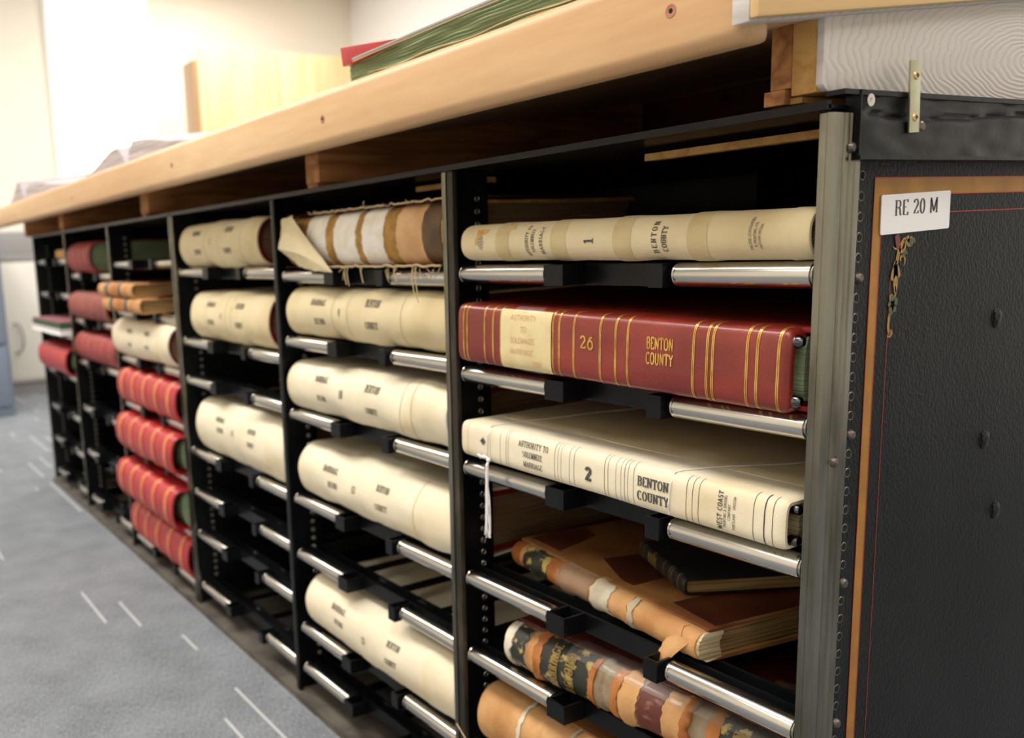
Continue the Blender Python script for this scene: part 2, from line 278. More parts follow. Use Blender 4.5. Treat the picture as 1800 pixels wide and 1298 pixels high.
# ------------------------------------------------------------------ stroke lettering
def arc(cx, cy, rx, ry, a0, a1, n=10):
    return [(cx+rx*math.cos(math.radians(a0+(a1-a0)*i/n)), cy+ry*math.sin(math.radians(a0+(a1-a0)*i/n))) for i in range(n+1)]
GL = {
 'A': (.78, [[(.06, 0), (.38, 1), (.72, 0)], [(.18, .34), (.6, .34)]], [(.06, 0), (.72, 0)]),
 'B': (.68, [[(.14, 0), (.14, 1)], [(.14, 1), (.36, 1)]+arc(.36, .77, .2, .23, 90, -90, 8)+[(.14, .54)], [(.36, .54)]+arc(.38, .27, .23, .27, 90, -90, 8)+[(.14, 0)]], [(.14, 0), (.14, 1)]),
 'C': (.72, [arc(.4, .5, .32, .5, 45, 315, 14)], []),
 'D': (.74, [[(.14, 0), (.14, 1)], [(.14, 1), (.34, 1)]+arc(.34, .5, .32, .5, 90, -90, 12)+[(.14, 0)]], [(.14, 0), (.14, 1)]),
 'E': (.64, [[(.14, 0), (.14, 1)], [(.1, 1), (.56, 1), (.56, .84)], [(.14, .52), (.44, .52)], [(.1, 0), (.58, 0), (.58, .18)]], []),
 'F': (.6, [[(.14, 0), (.14, 1)], [(.1, 1), (.56, 1), (.56, .84)], [(.14, .52), (.44, .52)]], [(.14, 0)]),
 '7': (.58, [[(.08, .86), (.08, 1), (.52, 1), (.24, 0)]], []),
 'G': (.76, [arc(.4, .5, .32, .5, 45, 330, 14)+[(.68, .42)], [(.5, .42), (.76, .42)]], []),
 'H': (.78, [[(.14, 0), (.14, 1)], [(.64, 0), (.64, 1)], [(.14, .52), (.64, .52)]], [(.14, 0), (.14, 1), (.64, 0), (.64, 1)]),
 'I': (.34, [[(.17, 0), (.17, 1)]], [(.17, 0), (.17, 1)]),
 'K': (.72, [[(.14, 0), (.14, 1)], [(.6, 1), (.16, .45)], [(.28, .58), (.62, 0)]], [(.14, 0), (.14, 1), (.62, 0), (.6, 1)]),
 'L': (.6, [[(.14, 0), (.14, 1)], [(.1, 0), (.54, 0), (.54, .2)]], [(.14, 1)]),
 'M': (.92, [[(.12, 0), (.12, 1), (.45, .06), (.78, 1), (.78, 0)]], [(.12, 0), (.12, 1), (.78, 1), (.78, 0)]),
 'N': (.78, [[(.13, 0), (.13, 1), (.64, 0), (.64, 1)]], [(.13, 0), (.13, 1), (.64, 1)]),
 'O': (.76, [arc(.38, .5, .31, .5, 0, 360, 18)], []),
 'P': (.64, [[(.14, 0), (.14, 1)], [(.14, 1), (.34, 1)]+arc(.34, .75, .22, .25, 90, -90, 8)+[(.14, .5)]], [(.14, 0), (.14, 1)]),
 'R': (.72, [[(.14, 0), (.14, 1)], [(.14, 1), (.36, 1)]+arc(.36, .76, .21, .24, 90, -90, 8)+[(.14, .52)], [(.36, .52), (.52, .42), (.56, .1), (.66, 0)]], [(.14, 0), (.14, 1)]),
 'S': (.62, [arc(.31, .75, .22, .25, 40, 250, 9)+arc(.31, .25, .24, .26, 80, -150, 10)], []),
 'T': (.7, [[(.35, 0), (.35, 1)], [(.06, .82), (.06, 1), (.64, 1), (.64, .82)]], [(.35, 0)]),
 'U': (.76, [[(.14, 1), (.14, .35)]+arc(.38, .3, .24, .3, 180, 360, 10)+[(.62, 1)]], [(.14, 1), (.62, 1)]),
 'V': (.74, [[(.06, 1), (.37, 0), (.68, 1)]], [(.06, 1), (.68, 1)]),
 'W': (1.0, [[(.06, 1), (.28, 0), (.5, .8), (.72, 0), (.94, 1)]], [(.06, 1), (.94, 1)]),
 'Y': (.72, [[(.06, 1), (.36, .5), (.66, 1)], [(.36, .5), (.36, 0)]], [(.06, 1), (.66, 1), (.36, 0)]),
 'Z': (.64, [[(.1, .84), (.1, 1), (.54, 1), (.08, 0), (.56, 0), (.56, .18)]], []),
 '0': (.64, [arc(.32, .5, .22, .5, 0, 360, 18)], []),
 '1': (.5, [[(.1, .8), (.26, 1), (.26, 0)]], [(.26, 0)]),
 '2': (.62, [arc(.31, .73, .21, .27, 170, -20, 10)+[(.1, .06), (.54, .06), (.56, .2)]], []),
 '3': (.6, [arc(.28, .76, .2, .24, 160, -80, 9)+arc(.28, .27, .23, .27, 80, -160, 9)], []),
 '6': (.62, [[(.48, .96), (.28, .86)]+arc(.32, .34, .22, .34, 150, 510, 18)], []),
 '8': (.62, [arc(.31, .76, .19, .24, 0, 360, 12), arc(.31, .27, .23, .27, 0, 360, 14)], []),
 '9': (.62, [arc(.31, .66, .22, .34, 0, 360, 14), [(.53, .66), (.44, .2), (.2, .02)]], []),
 '&': (.8, [[(.72, .5), (.4, 0), (.16, .1), (.14, .32), (.46, .72), (.4, .98), (.24, .98), (.2, .74), (.72, 0)]], []),
 '-': (.4, [[(.08, .42), (.32, .42)]], []), "'": (.2, [[(.1, 1), (.08, .82)]], []), '.': (.22, [[(.08, .02), (.14, .1)]], []), ' ': (.36, [], []),
}
def letters(bm, text, h, fn, hw=.09, hh=.035, wide=1.0, gap=.08, serif=.07, align='c', step=.12):
    """write text of cap height h; fn(u,v) -> 3-D point; u along the line, v up"""
    W = sum(GL[c][0]*wide+gap for c in text)-gap
    u0 = {'c': -W/2, 'l': 0, 'r': -W}[align]
    def stroke(pts, hw, hh):
        q = [pts[0]]
        for a, b in zip(pts, pts[1:]):
            n = max(1, int(math.hypot(b[0]-a[0], b[1]-a[1])/step))
            q += [(a[0]+(b[0]-a[0])*i/n, a[1]+(b[1]-a[1])*i/n) for i in range(1, n+1)]
        prev = None
        for i, p in enumerate(q):
            a = q[max(i-1, 0)]; b = q[min(i+1, len(q)-1)]
            dx, dy = b[0]-a[0], b[1]-a[1]; l = math.hypot(dx, dy) or 1e-6
            nx, ny = -dy/l, dx/l
            wd = math.hypot(hw*nx, hh*ny)
            cur = [bm.verts.new(fn((p[0]+nx*wd)*h, (p[1]+ny*wd)*h)), bm.verts.new(fn((p[0]-nx*wd)*h, (p[1]-ny*wd)*h))]
            if prev: bm.faces.new((prev[0], prev[1], cur[1], cur[0]))
            prev = cur
    x = u0
    for c in text:
        wd, st, se = GL[c]
        for s in st: stroke([(x+px*wide, py) for px, py in s], hw, hh)
        if serif:
            for sx, sy in se: stroke([(x+sx*wide-serif-hw, sy), (x+sx*wide+serif+hw, sy)], hh, hh)
        x += wd*wide+gap

# ------------------------------------------------------------------ books
class Spine:
    """outer surface of a binding lying flat: x along the spine, y into the shelf, z up"""
    def __init__(s, L, t, D, b, n=2.2, bands=(), wob=0.0, seed=0, sag=0.0, endin=.0015):
        s.L, s.t, s.D, s.b, s.n, s.bands, s.wob, s.seed, s.sag, s.endin = L, t, D, b, n, bands, wob, seed, sag, endin
        N = 28; P = []
        for i in range(N+1):
            a = math.radians(-90+180*i/N)
            P.append((b-b*max(math.cos(a), 0)**(2/n), t/2+t/2*math.copysign(abs(math.sin(a))**(2/n), math.sin(a))))
        s.P = P
        s.arc = [0]
        for a, c in zip(P, P[1:]): s.arc.append(s.arc[-1]+math.hypot(a[0]-c[0], a[1]-c[1]))
        half = s.arc[-1]/2; s.arc = [a-half for a in s.arc]; s.half = half
    def prof(s, a):
        """arc length (0 at mid height, + up) -> y, z, ny, nz; beyond the round part it runs along the boards"""
        P, A = s.P, s.arc
        if a <= A[0]: return P[0][0]+(A[0]-a), 0.0, 0, -1
        if a >= A[-1]: return P[-1][0]+(a-A[-1]), s.t, 0, 1
        for i in range(len(A)-1):
            if A[i] <= a <= A[i+1]:
                f = (a-A[i])/(A[i+1]-A[i]+1e-12); p, q = P[i], P[i+1]
                dy, dz = q[0]-p[0], q[1]-p[1]; l = math.hypot(dy, dz) or 1
                return p[0]+dy*f, p[1]+dz*f, -dz/l, dy/l
    def h(s, x):
        v = 0
        for c, wd, hh in s.bands:
            d = abs(x-c)/(wd/2)
            if d < 1.6: v = max(v, hh*min(1, max(0, (1.6-d)/.6)))
        return v
    def pt(s, x, a, off=0.0):
        y, z, ny, nz = s.prof(a)
        fr = 1.0 if y < s.b*1.02+.004 else max(0, 1-(y-s.b)/.03)
        o = off+s.h(x)*fr
        e = s.L/2-abs(x)
        if e < .006: o -= s.endin*(1-e/.006)**2
        if s.wob: o += s.wob*(noise.noise(Vector((x*14+s.seed*9.1, a*22, s.seed*3.7))))
        z2 = z+nz*o-s.sag*(1-(2*x/s.L)**2)*(1 if fr > 0 else max(0, 1-(y-s.b)/.2))
        return Vector((x, y+ny*o, z2))
def frange(a, b, n): return [a+(b-a)*i/n for i in range(n+1)]
def shell(sp, th=.003, nx=40, back=10, x0=None, x1=None):
    bm = bmesh.new(); x0 = -sp.L/2 if x0 is None else x0; x1 = sp.L/2 if x1 is None else x1
    xs = sorted(set([round(v, 5) for v in frange(x0, x1, nx)+[x0+.0015, x0+.003, x1-.0015, x1-.003]+[c+k*w_/2 for c, w_, _ in sp.bands for k in (-1.6, -1, 1, 1.6) if x0 < c+k*w_/2 < x1]]))
    A = frange(-sp.half-(sp.D-sp.b), -sp.half, back)[:-1]+sp.arc+frange(sp.half, sp.half+(sp.D-sp.b), back)[1:]
    O = [[bm.verts.new(sp.pt(x, a)) for a in A] for x in xs]
    I = [[bm.verts.new(sp.pt(x, a, -th)) for a in A] for x in xs]
    for g in (O, I):
        for i in range(len(xs)-1):
            for j in range(len(A)-1): bm.faces.new((g[i][j], g[i+1][j], g[i+1][j+1], g[i][j+1]))
    for i in (0, len(xs)-1):
        for j in range(len(A)-1): bm.faces.new((O[i][j], O[i][j+1], I[i][j+1], I[i][j]))
    for j in (0, len(A)-1):
        for i in range(len(xs)-1): bm.faces.new((O[i][j], O[i+1][j], I[i+1][j], I[i][j]))
    return bm
def strip(bm, sp, x0, x1, a0=None, a1=None, off=.0004, na=26, nx=1, rag=0, ragx=0, skirt=0):
    a0 = -sp.half*1.0 if a0 is None else a0; a1 = sp.half*1.0 if a1 is None else a1
    g = []
    for i in range(nx+1):
        x = x0+(x1-x0)*i/nx; row = []
        for j in range(na+1):
            a = a0+(a1-a0)*j/na; xx = x
            if ragx and i in (0, nx): xx += ragx*noise.noise(Vector((a*160, x*50, i)))
            if rag and j in (0, na): a += rag*noise.noise(Vector((x*190, j, 3.3)))
            row.append((xx, a))
        g.append(row)
    P = [[bm.verts.new(sp.pt(xx, a, off)) for xx, a in row] for row in g]
    if skirt:      # turn the rim down on to the surface so that the piece has a visible thickness
        edge = [(i, 0) for i in range(nx+1)]+[(nx, j) for j in range(1, na+1)]+[(i, na) for i in range(nx-1, -1, -1)]+[(0, j) for j in range(na-1, 0, -1)]
        lowv = [bm.verts.new(sp.pt(*g[i][j], off-skirt)) for i, j in edge]
        for k in range(len(edge)):
            (i, j), (i2, j2) = edge[k], edge[(k+1) % len(edge)]
            bm.faces.new((P[i][j], P[i2][j2], lowv[(k+1) % len(edge)], lowv[k]))
    g = P
    for i in range(nx):
        for j in range(na): bm.faces.new((g[i][j], g[i+1][j], g[i+1][j+1], g[i][j+1]))
    return bm
def pageblock(sp, inset, th, dy=.006, concave=True, xin0=None, rag=0):
    """page block inside the binding, spine side following the spine, edges slightly uneven"""
    bm = bmesh.new(); x0 = -sp.L/2+(xin0 if xin0 is not None else inset); x1 = sp.L/2-inset
    t0, t1 = th, sp.t-th; N = 12; back = sp.D-.006
    pr = []
    for i in range(N+1):
        f = i/N; z = t0+(t1-t0)*f
        q = abs(2*(z/sp.t)-1); yy = sp.b-sp.b*max(0, 1-q**sp.n)**(1/sp.n)
        pr.append((yy+dy, z))
    rows = []
    for y_, z_ in pr: rows.append([bm.verts.new((x0+rag*noise.noise(Vector((z_*700, y_, 1))), y_, z_)), bm.verts.new((x1+rag*noise.noise(Vector((z_*700, y_, 5))), y_, z_)),
                                  bm.verts.new((x1+rag*noise.noise(Vector((z_*700, y_, 9))), back-.006*math.sin(math.pi*(z_-t0)/(t1-t0)), z_)), bm.verts.new((x0, back-.006*math.sin(math.pi*(z_-t0)/(t1-t0)), z_))])
    for a, b in zip(rows, rows[1:]):
        for k in range(4): bm.faces.new((a[k], a[(k+1) % 4], b[(k+1) % 4], b[k]))
    bm.faces.new(rows[0]); bm.faces.new(rows[-1][::-1])
    return bm
def up(sp, xc, ac, off=.0006):    # lettering that reads along the shelf
    return lambda u, v: sp.pt(xc+u, ac+v, off)
def rotd(sp, xc, ac, off=.0006):  # lettering turned to read upwards, top towards the left
    return lambda u, v: sp.pt(xc-v, ac+u, off)

def jacket_ledger(label, x0, x1, z0, t, y0, D=.36, b=.03, n=2.1, wob=.0022, seed=0, words=(), sag=0.0, lines=(), group=None, tone='canvas', rz=0, redend=True):
    """tall account ledger in a sewn canvas jacket over a red leather spine"""
    L = x1-x0
    sp = Spine(L, t, D, b, n, wob=wob, seed=seed, sag=sag, bands=[(-L*.33, .028, .001), (-L*.06, .03, .0012), (L*.1, .03, .001), (L*.36, .03, .001)])
    T = thing('canvas_ledger', label, 'ledger', ((x0+x1)/2, y0, z0), rz, group)
    obj('canvas_jacket', shell(sp, .0025), M[tone], T, smooth=True, angle=50)
    ins = Spine(L-.008, t-.006, D-.004, b-.003, n, sag=sag); ins.endin = .003
    lb = shell(ins, .007, nx=6); bmesh.ops.translate(lb, verts=lb.verts, vec=(0, .003, .003))
    if redend: obj('leather_spine', lb, M['darkred'], T, smooth=True)
    else: lb.free()
    obj('page_block', pageblock(sp, .012, .0105, .014), M['pagesshade'], T, smooth=True, angle=30)
    if lines:
        bm = bmesh.new()
        for xl in lines: strip(bm, sp, xl-.0007, xl+.0007, -sp.half*.95, sp.half*.95)
        obj('ruled_line', bm, M['lineSoft'], T)
    if words:
        bm = bmesh.new()
        for (txt, xc, ac, h, mode) in words:
            letters(bm, txt, h, (up if mode == 'u' else rotd)(sp, xc, ac), hw=.1, hh=.07, wide=.72)
        obj('lettering', bm, M['inksoft'], T)
    return T, sp
def leather_ledger(label, x0, x1, z0, t, y0, D=.36, b=.028, n=2.2, nb=5, cover='redbright', edge='pagesgreen', stripes=None, group=None, rz=0, gild='goldsoft', wob=.0008, bh=.0022, name='leather_ledger', bw=.02, dy=.032):
    L = x1-x0; bands = []
    for i in range(nb): bands.append((-L/2+L*(i+.55)/nb, bw, bh))
    sp = Spine(L, t, D, b, n, bands=bands, wob=wob, seed=x0*3)
    T = thing(name, label, 'ledger', ((x0+x1)/2, y0, z0), rz, group)
    obj('cover', shell(sp, .0035, nx=50), M[cover], T, smooth=True, angle=50)
    obj('page_block', pageblock(sp, .009, .0045, dy), M[edge], T, smooth=True, angle=30)
    for c, w_, h_ in (bands if gild else ()):
        for k in ((0,) if gild == 'goldsoft' else (-1, 1)):
            hw_ = .0075 if k == 0 else .0035
            bm = bmesh.new(); strip(bm, sp, c+k*w_*.8-hw_, c+k*w_*.8+hw_, off=.0005); obj('gilt_band', bm, M[gild], T, smooth=True)
    return T, sp

# ================================================================== SETTING
struct('floor', bx(-6.2, 3.2, -3.2, 3.3, -.1, 0), M['carpet'])
struct('ceiling', bx(-6.2, 3.2, -3.2, 3.3, 2.8, 2.9), M['ceiling'])
struct('wall_back', bx(-6.2, 3.2, 3.2, 3.3, 0, 2.8), M['wallwhite'])
struct('wall_front', bx(-6.2, 3.2, -3.3, -3.2, 0, 2.8), M['wall'])
struct('wall_right', bx(3.2, 3.3, -3.3, 3.3, 0, 2.8), M['wall'])
# left wall with a window opening y 0.66..1.40
wb = bx(-6.2, -6.1, -3.3, .80, 0, 2.8); bx(-6.2, -6.1, 1.53, 3.3, 0, 2.8, wb); bx(-6.2, -6.1, .80, 1.53, 0, .35, wb); bx(-6.2, -6.1, .80, 1.53, 2.72, 2.8, wb)
struct('wall_left', wb, M['wall'])
wf = bx(-6.12, -6.07, .80, .83, .35, 2.72); bx(-6.12, -6.07, 1.50, 1.53, .35, 2.72, wf); bx(-6.12, -6.07, .83, 1.5, .35, .38, wf); bx(-6.12, -6.07, .83, 1.5, 2.69, 2.72, wf)
wi = struct('window_1', wf, M['wallwhite'])
obj('pane', bx(-6.17, -6.15, .80, 1.53, .35, 2.72), M['daylight'], wi)
struct('baseboard_left', bx(-6.1, -6.085, -3.2, 3.2, 0, .1), M['midgrey'])
struct('baseboard_back', bx(-6.1, 3.2, 3.185, 3.2, 0, .1), M['midgrey'])
for i, (lx, ly) in enumerate(LAMPS):
    T = thing('ceiling_light', 'flat rectangular ceiling light panel overhead, outside the view', 'ceiling light', (lx, ly, 2.76), 0, 'ceiling light panels')
    f = bx(-.62, .62, -.32, -.29, 0, .04); bx(-.62, .62, .29, .32, 0, .04, f); bx(-.62, -.59, -.29, .29, 0, .04, f); bx(.59, .62, -.29, .29, 0, .04, f)
    obj('frame', f, M['wallwhite'], T); obj('diffuser', bx(-.59, .59, -.29, .29, .015, .03), M['diffuser'], T)

# furniture in the distance
T = thing('wooden_cupboard', 'tall pale wooden cupboard against the far wall behind the counter', 'cupboard', (-5.55, 2.055, 0))
obj('body', bx(.24, .42, -.585, .565, 0, 2.04), M['woodside'], T, bevel=.004)
for y0, y1 in ((-.56, -.004), (.004, .56)):
    d = obj('door', bx(.42, .44, y0, y1, .08, 2.11), M['palewood'], T, bevel=.003)
    obj('handle', tube([(.44, y1-.05 if y0 < -.3 else y0+.05, 1.0), (.47, y1-.05 if y0 < -.3 else y0+.05, 1.0), (.47, y1-.05 if y0 < -.3 else y0+.05, 1.12), (.44, y1-.05 if y0 < -.3 else y0+.05, 1.12)], .005), M['chromedull'], d)
T = thing('steel_cabinet', 'blue-grey steel cabinet standing at the left edge beyond the shelves', 'cabinet', (-5.15, -.21, 0))
obj('body', bx(-.3, .3, -.35, .37, 0, 1.12), M['bluegrey'], T, bevel=.005)
for z0, z1 in ((.06, .39), (.41, .74), (.76, 1.09)):
    d = obj('drawer', bx(.3, .315, -.33, .35, z0, z1), M['bluegrey'], T, bevel=.003)
    obj('handle', bx(.315, .33, -.06, .06, (z0+z1)/2-.01, (z0+z1)/2+.01), M['chromedull'], d, bevel=.002)
T = thing('white_cupboard', 'low white laminate cupboard with a looped handle and grey top, beyond the shelf end', 'cupboard', (-5.86, .5, 0))
obj('body', bx(-.2, .2, -.3, .55, .08, .86), M['offwhite'], T, bevel=.004)
obj('plinth', bx(-.2, .17, -.28, .53, 0, .08), M['midgrey'], T)
obj('worktop', bx(-.21, .215, -.31, .56, .86, .9), M['midgrey'], T, bevel=.003)
d = obj('door', bx(.2, .216, -.28, .53, .1, .85), M['offwhite'], T, bevel=.003)
obj('handle', tube([(.216, -.17+.03*math.cos(a), .37+.09*math.sin(a)) if abs(math.sin(a)) > .99 else (.245, -.17+.05*math.cos(a), .37+.1*math.sin(a)) for a in frange(-math.pi/2, math.pi/2, 12)], .006), M['midgrey'], d, smooth=True)
T = thing('grey_printer', 'grey office machine on the white cupboard beyond the shelf end', 'printer', (-5.86, .45, .9))
obj('body', bx(-.15, .15, -.16, .2, 0, .14), M['midgrey'], T, bevel=.01)
obj('lid', bx(-.14, .14, -.15, .19, .14, .165), M['offwhite'], T, bevel=.006)

# ================================================================== LEDGER CABINETS
UX = [-3.114, -2.612, -2.089, -1.557, -1.020, -0.505, 0.0]
TOP = .936; DEP = .70
ROWS = {0: [.843, .726, .588, .445, .304, .177, .048], 1: [.795, .651, .515, .359, .208, .05], 2: [.828, .696, .568, .438, .309, .173, .045],
        3: [.806, .649, .559, .390, .289, .186, .056], 4: [.800, .684, .552, .393, .286, .141, .060], 5: [.805, .676, .5505, .3965, .286, .150, .045]}
RR = .0115
def lathe_roller(L):
    return lathe([(0, 0), (0, .0095), (.0006, RR-.0008), (.0015, RR-.0003), (.0028, RR-.0012), (.0036, RR-.0002), (.005, RR), (L-.005, RR), (L-.0036, RR-.0002), (L-.0028, RR-.0012), (L-.0015, RR-.0003), (L-.0006, RR-.0008), (L, .0095), (L, 0)], (0, 0, 0), (1, 0, 0), 28)
cache = {}
def add_shelf(cab, b, z, x0, x1, detail):
    """pull-out roller shelf: black channel frame with two chrome rollers at the front"""
    key = b
    cy = .013
    dx = {0: (.04, .17, .36), 1: (.045, .16, .37), 2: (.03, .18, .385)}.get(b, (.017, .178, .362))
    xl0, xl1 = x0+dx[0], x0+dx[1]; xr0, xr1 = x1-.153, x1-(.008 if b == 5 else .012)
    # frame : cross channel, side rails
    if key not in cache:
        bm = bmesh.new()
        a, c = x0+.012, x1-.012
        prof = [(.030, -.013), (.030, .010), (.034, .010), (.034, -.006), (.052, -.006), (.052, .010), (.056, .010), (.056, -.013)]
        prism([(p[0], p[1]) for p in prof], 'X', a, c, bm)
        for xa in (a, c-.012): bx(xa, xa+.012, .056, .62, -.012, .008, bm)
        prism([(p[0]+.52, p[1]) for p in prof], 'X', a+.013, c-.013, bm)
        for xm in (a+.13, (a+c)/2, c-.13): bx(xm-.008, xm+.008, .0565, .5485, -.012, -.006, bm)
        fr = bm
        me = bpy.data.meshes.new('roller_shelf'); bmesh.ops.recalc_face_normals(fr, faces=fr.faces); fr.to_mesh(me); fr.free(); me.materials.append(M['black'])
        res = [me]
        for s, xa in ((1, xl1), (-1, xr0)):
            # open-topped bracket gripping the roller's inner end
            q = bmesh.new(); w_ = .03 if s > 0 else .018
            o0 = xa+.004 if s > 0 else xa-.004-w_
            bx(o0, o0+w_, -.004, -.001, -.012, .011, q); bx(o0, o0+.003, -.001, .030, -.012, .011, q); bx(o0+w_-.003, o0+w_, -.001, .030, -.012, .011, q); bx(o0+.003, o0+w_-.003, -.001, .030, -.012, -.009, q)
            e = xa if s > 0 else xa-.004
            lathe([(0, 0), (0, .0085), (.004, .0085), (.004, 0)], (e, cy, 0), (1, 0, 0), 16, q)
            me = bpy.data.meshes.new('roller_bracket'); bmesh.ops.recalc_face_normals(q, faces=q.faces); q.to_mesh(me); q.free(); me.materials.append(M['black']); res.append(me)
        for L_ in (xl1-xl0, xr1-xr0):
            q = lathe_roller(L_); bmesh.ops.recalc_face_normals(q, faces=q.faces)
            me = bpy.data.meshes.new('roller'); q.to_mesh(me); q.free(); me.materials.append(M['chrome'])
            for p in me.polygons: p.use_smooth = True
            me.set_sharp_from_angle(angle=math.radians(40)); res.append(me)
        q = bmesh.new()
        for xb in (xl1+.035, xr0-.03): lathe([(0, 0), (0, .006), (.002, .006), (.005, .003), (.0055, 0)], (xb, .043, -.006), (0, 0, 1), 12, q)
        me = bpy.data.meshes.new('bolt'); bmesh.ops.recalc_face_normals(q, faces=q.faces); q.to_mesh(me); q.free(); me.materials.append(M['chrome']); res.append(me)
        cache[key] = res
    fme, bl, br, rl, rr, bo = cache[key]
    S = bpy.data.objects.new('roller_shelf', fme); COL.objects.link(S); S.parent = cab; S.location = (0, 0, z)
    for nm, me, x_ in (('bracket', bl, 0), ('bracket', br, 0), ('roller', rl, xl0), ('roller', rr, xr0), ('bolt', bo, 0)):
        o = bpy.data.objects.new(nm, me); COL.objects.link(o); o.parent = S
        if nm == 'roller': o.location = (x_, cy, 0)
    return S
def holes_bm(x, y, z0, z1, dz, r=.0033, ring=False):
    bm = bmesh.new(); z = z1
    while z > z0:
        if ring: lathe([(0, r*1.35), (.0009, r*1.15), (.0004, r)], (x, y, z), (1, 0, 0), 12, bm)
        lathe([(0.0, r), (.00035, r*.98), (.00035, 0)], (x, y, z), (1, 0, 0), 12, bm); z -= dz
    return bm
def make_cabinet(label, iu0, iu1):
    T = thing('ledger_cabinet', label, 'cabinet', (0, 0, 0), 0, None)
    xa, xb = UX[iu0], UX[iu1]
    # top pressed steel panel with a folded front lip
    tp = bx(xa+(-.004 if iu0 == 0 else 0), xb+.001 if iu1 == 6 else xb-.004, .0, DEP, TOP, TOP+.003)
    prism([(-.003, TOP-.001), (-.003, TOP+.006), (.003, TOP+.006), (.003, TOP-.001)], 'X', xa+(-.004 if iu0 == 0 else 0), xb+.001 if iu1 == 6 else xb-.004, tp)
    obj('top_panel', tp, M['black'], T)
    obj('back_panel', bx(xa, xb, DEP, DEP+.004, .012, TOP), M['black'], T)
    bp = bx(xa+.001, xb-.001, -.012, DEP, .0, .010); bx(xa+.001, xb-.001, -.014, -.010, .0, .014, bp)
    obj('base_panel', bp, M['base'], T)
    for i in range(iu0, iu1+1):
        x = UX[i]
        if i in (iu0, iu1):
            xx = x-.001 if i == iu1 else x+.0
            if i == 3: xx = x-.011 if iu1 == 3 else x+.006
            if i == 6: xx = -.004
            pn = obj('side_panel', bx(xx-.003, xx, .002, DEP, .012, TOP), M['panel'], T)
            if i == 6: side = pn
        else:
            q_ = bx(x-.002, x+.001, .004, .064, .012, TOP); pn = obj('upright', q_, M['black'], T)
            obj('rear_upright', bx(x-.002, x+.001, DEP-.1, DEP-.002, .012, TOP), M['black'], T)
            xx = x
        if i != 6: obj('peg_hole', holes_bm(xx+.0012, .046, .06, .9, .0165, .003, True), M['chromedull'] if i in (0, 1, 2, 3, 4, 5) else M['hole'], pn)
        # edge strip
        if i == 6: continue
        wv = {0: .004, 3: .009, 5: .010}.get(i, .010 if i != 4 else .016)
        es = bmesh.new(); cx = xx if i == 3 else x
        if i == 4: bx(cx-.008, cx+.006, -.002, .006, .0, TOP-.002, es); mt = M['black']
        elif i == 5:
            bx(cx-.007, cx+.0015, -.004, .004, .0, TOP-.002, es); mt = M['nickel']
        else: bx(cx-wv/2, cx+wv/2, -.003, .005, .0, TOP-.002, es); mt = M['nickel']
        obj('edge_strip', es, mt, T, bevel=.0012)
        if i == 5: obj('edge_strip', bx(cx+.0018, cx+.014, -.0025, .005, .0, TOP-.002), M['rust'], T, bevel=.001)
    for b in range(iu0, iu1):
        for z in ROWS[b]: add_shelf(T, b, z, UX[b], UX[b+1], True)
    return T, (side if iu1 == 6 else None)
cabL, _ = make_cabinet('far steel ledger cabinet holding most of the red ledgers', 0, 3)
cabR, side = make_cabinet('near black steel ledger cabinet with gold-banded end panel and white RE 20 M card', 3, 6)

# ---- near end of the right cabinet : nickel corner post, folded cap, painted decoration
post = bmesh.new()
prism([(-.0035, -.004), (.003, -.005), (.0045, -.0065), (.006, -.005), (.0075, -.002), (.0075, .010), (.0062, .0105), (.0062, .0125), (.0078, .0135), (.0078, .0175), (.0062, .018), (.0062, .020), (.0078, .021), (.0078, .0245), (.0062, .025), (.0062, .027), (.0075, .028), (.0072, .0345), (-.0035, .0345)], 'Z', 0, TOP-.004, post)
po = obj('corner_post', post, M['nickel'], cabR, smooth=True, angle=25)
for z in (.905, .648, .35, .1): obj('rivet', lathe([(0, .0045), (.0015, .0043), (.0032, .003), (.0038, 0)], (.0075, .0165 if z < .9 else .0205, z), (1, 0, 0), 14), M['iron'], po, smooth=True)
# cap : folded sheet with a crumpled upper edge
cb = bmesh.new(); Y0, Y1 = .0235, DEP+.01; NY, NZ = 90, 22; g = []
for i in range(NY+1):
    y = Y0+(Y1-Y0)*i/NY; row = []
    for j in range(NZ+1):
        z = .8975+(.9495-.8975)*j/NZ
        crease = .9335-.004*math.sin(y*15)-.003*noise.noise(Vector((y*30, 0, 0)))
        d = .0055*math.exp(-((z-crease)/.0028)**2)*(1 if y > .035 else 0)
        x = .0125-d*1.0+.0018*noise.noise(Vector((y*34, z*80, 2)))-(.004 if z > crease else 0)*min(1, max(0, (z-crease)/.006))
        row.append(cb.verts.new((x, y, z)))
    g.append(row)
for i in range(NY):
    for j in range(NZ): cb.faces.new((g[i][j], g[i+1][j], g[i+1][j+1], g[i][j+1]))
bx(.0, .0125, Y0, Y0+.0015, .8975, .9495, cb); bx(.0, .0145, Y0-.001, Y1, .8955, .8985, cb); bx(-.004, .0115, Y0-.02, Y1, .9455, .9495, cb)
cap = obj('end_cap', cb, M['cap'], cabR, smooth=True, angle=40)
obj('rivet', lathe([(0, .0045), (.003, .0042), (.004, .003), (.004, 0)], (.0125, .104, .9225), (1, 0, 0), 14), M['iron'], cap, smooth=True)
obj('washer', lathe([(0, .005), (.0012, .005), (.0014, .0018), (.0006, 0)], (.0115, .036, .9415), (1, 0, 0), 18), M['chrome'], cap)
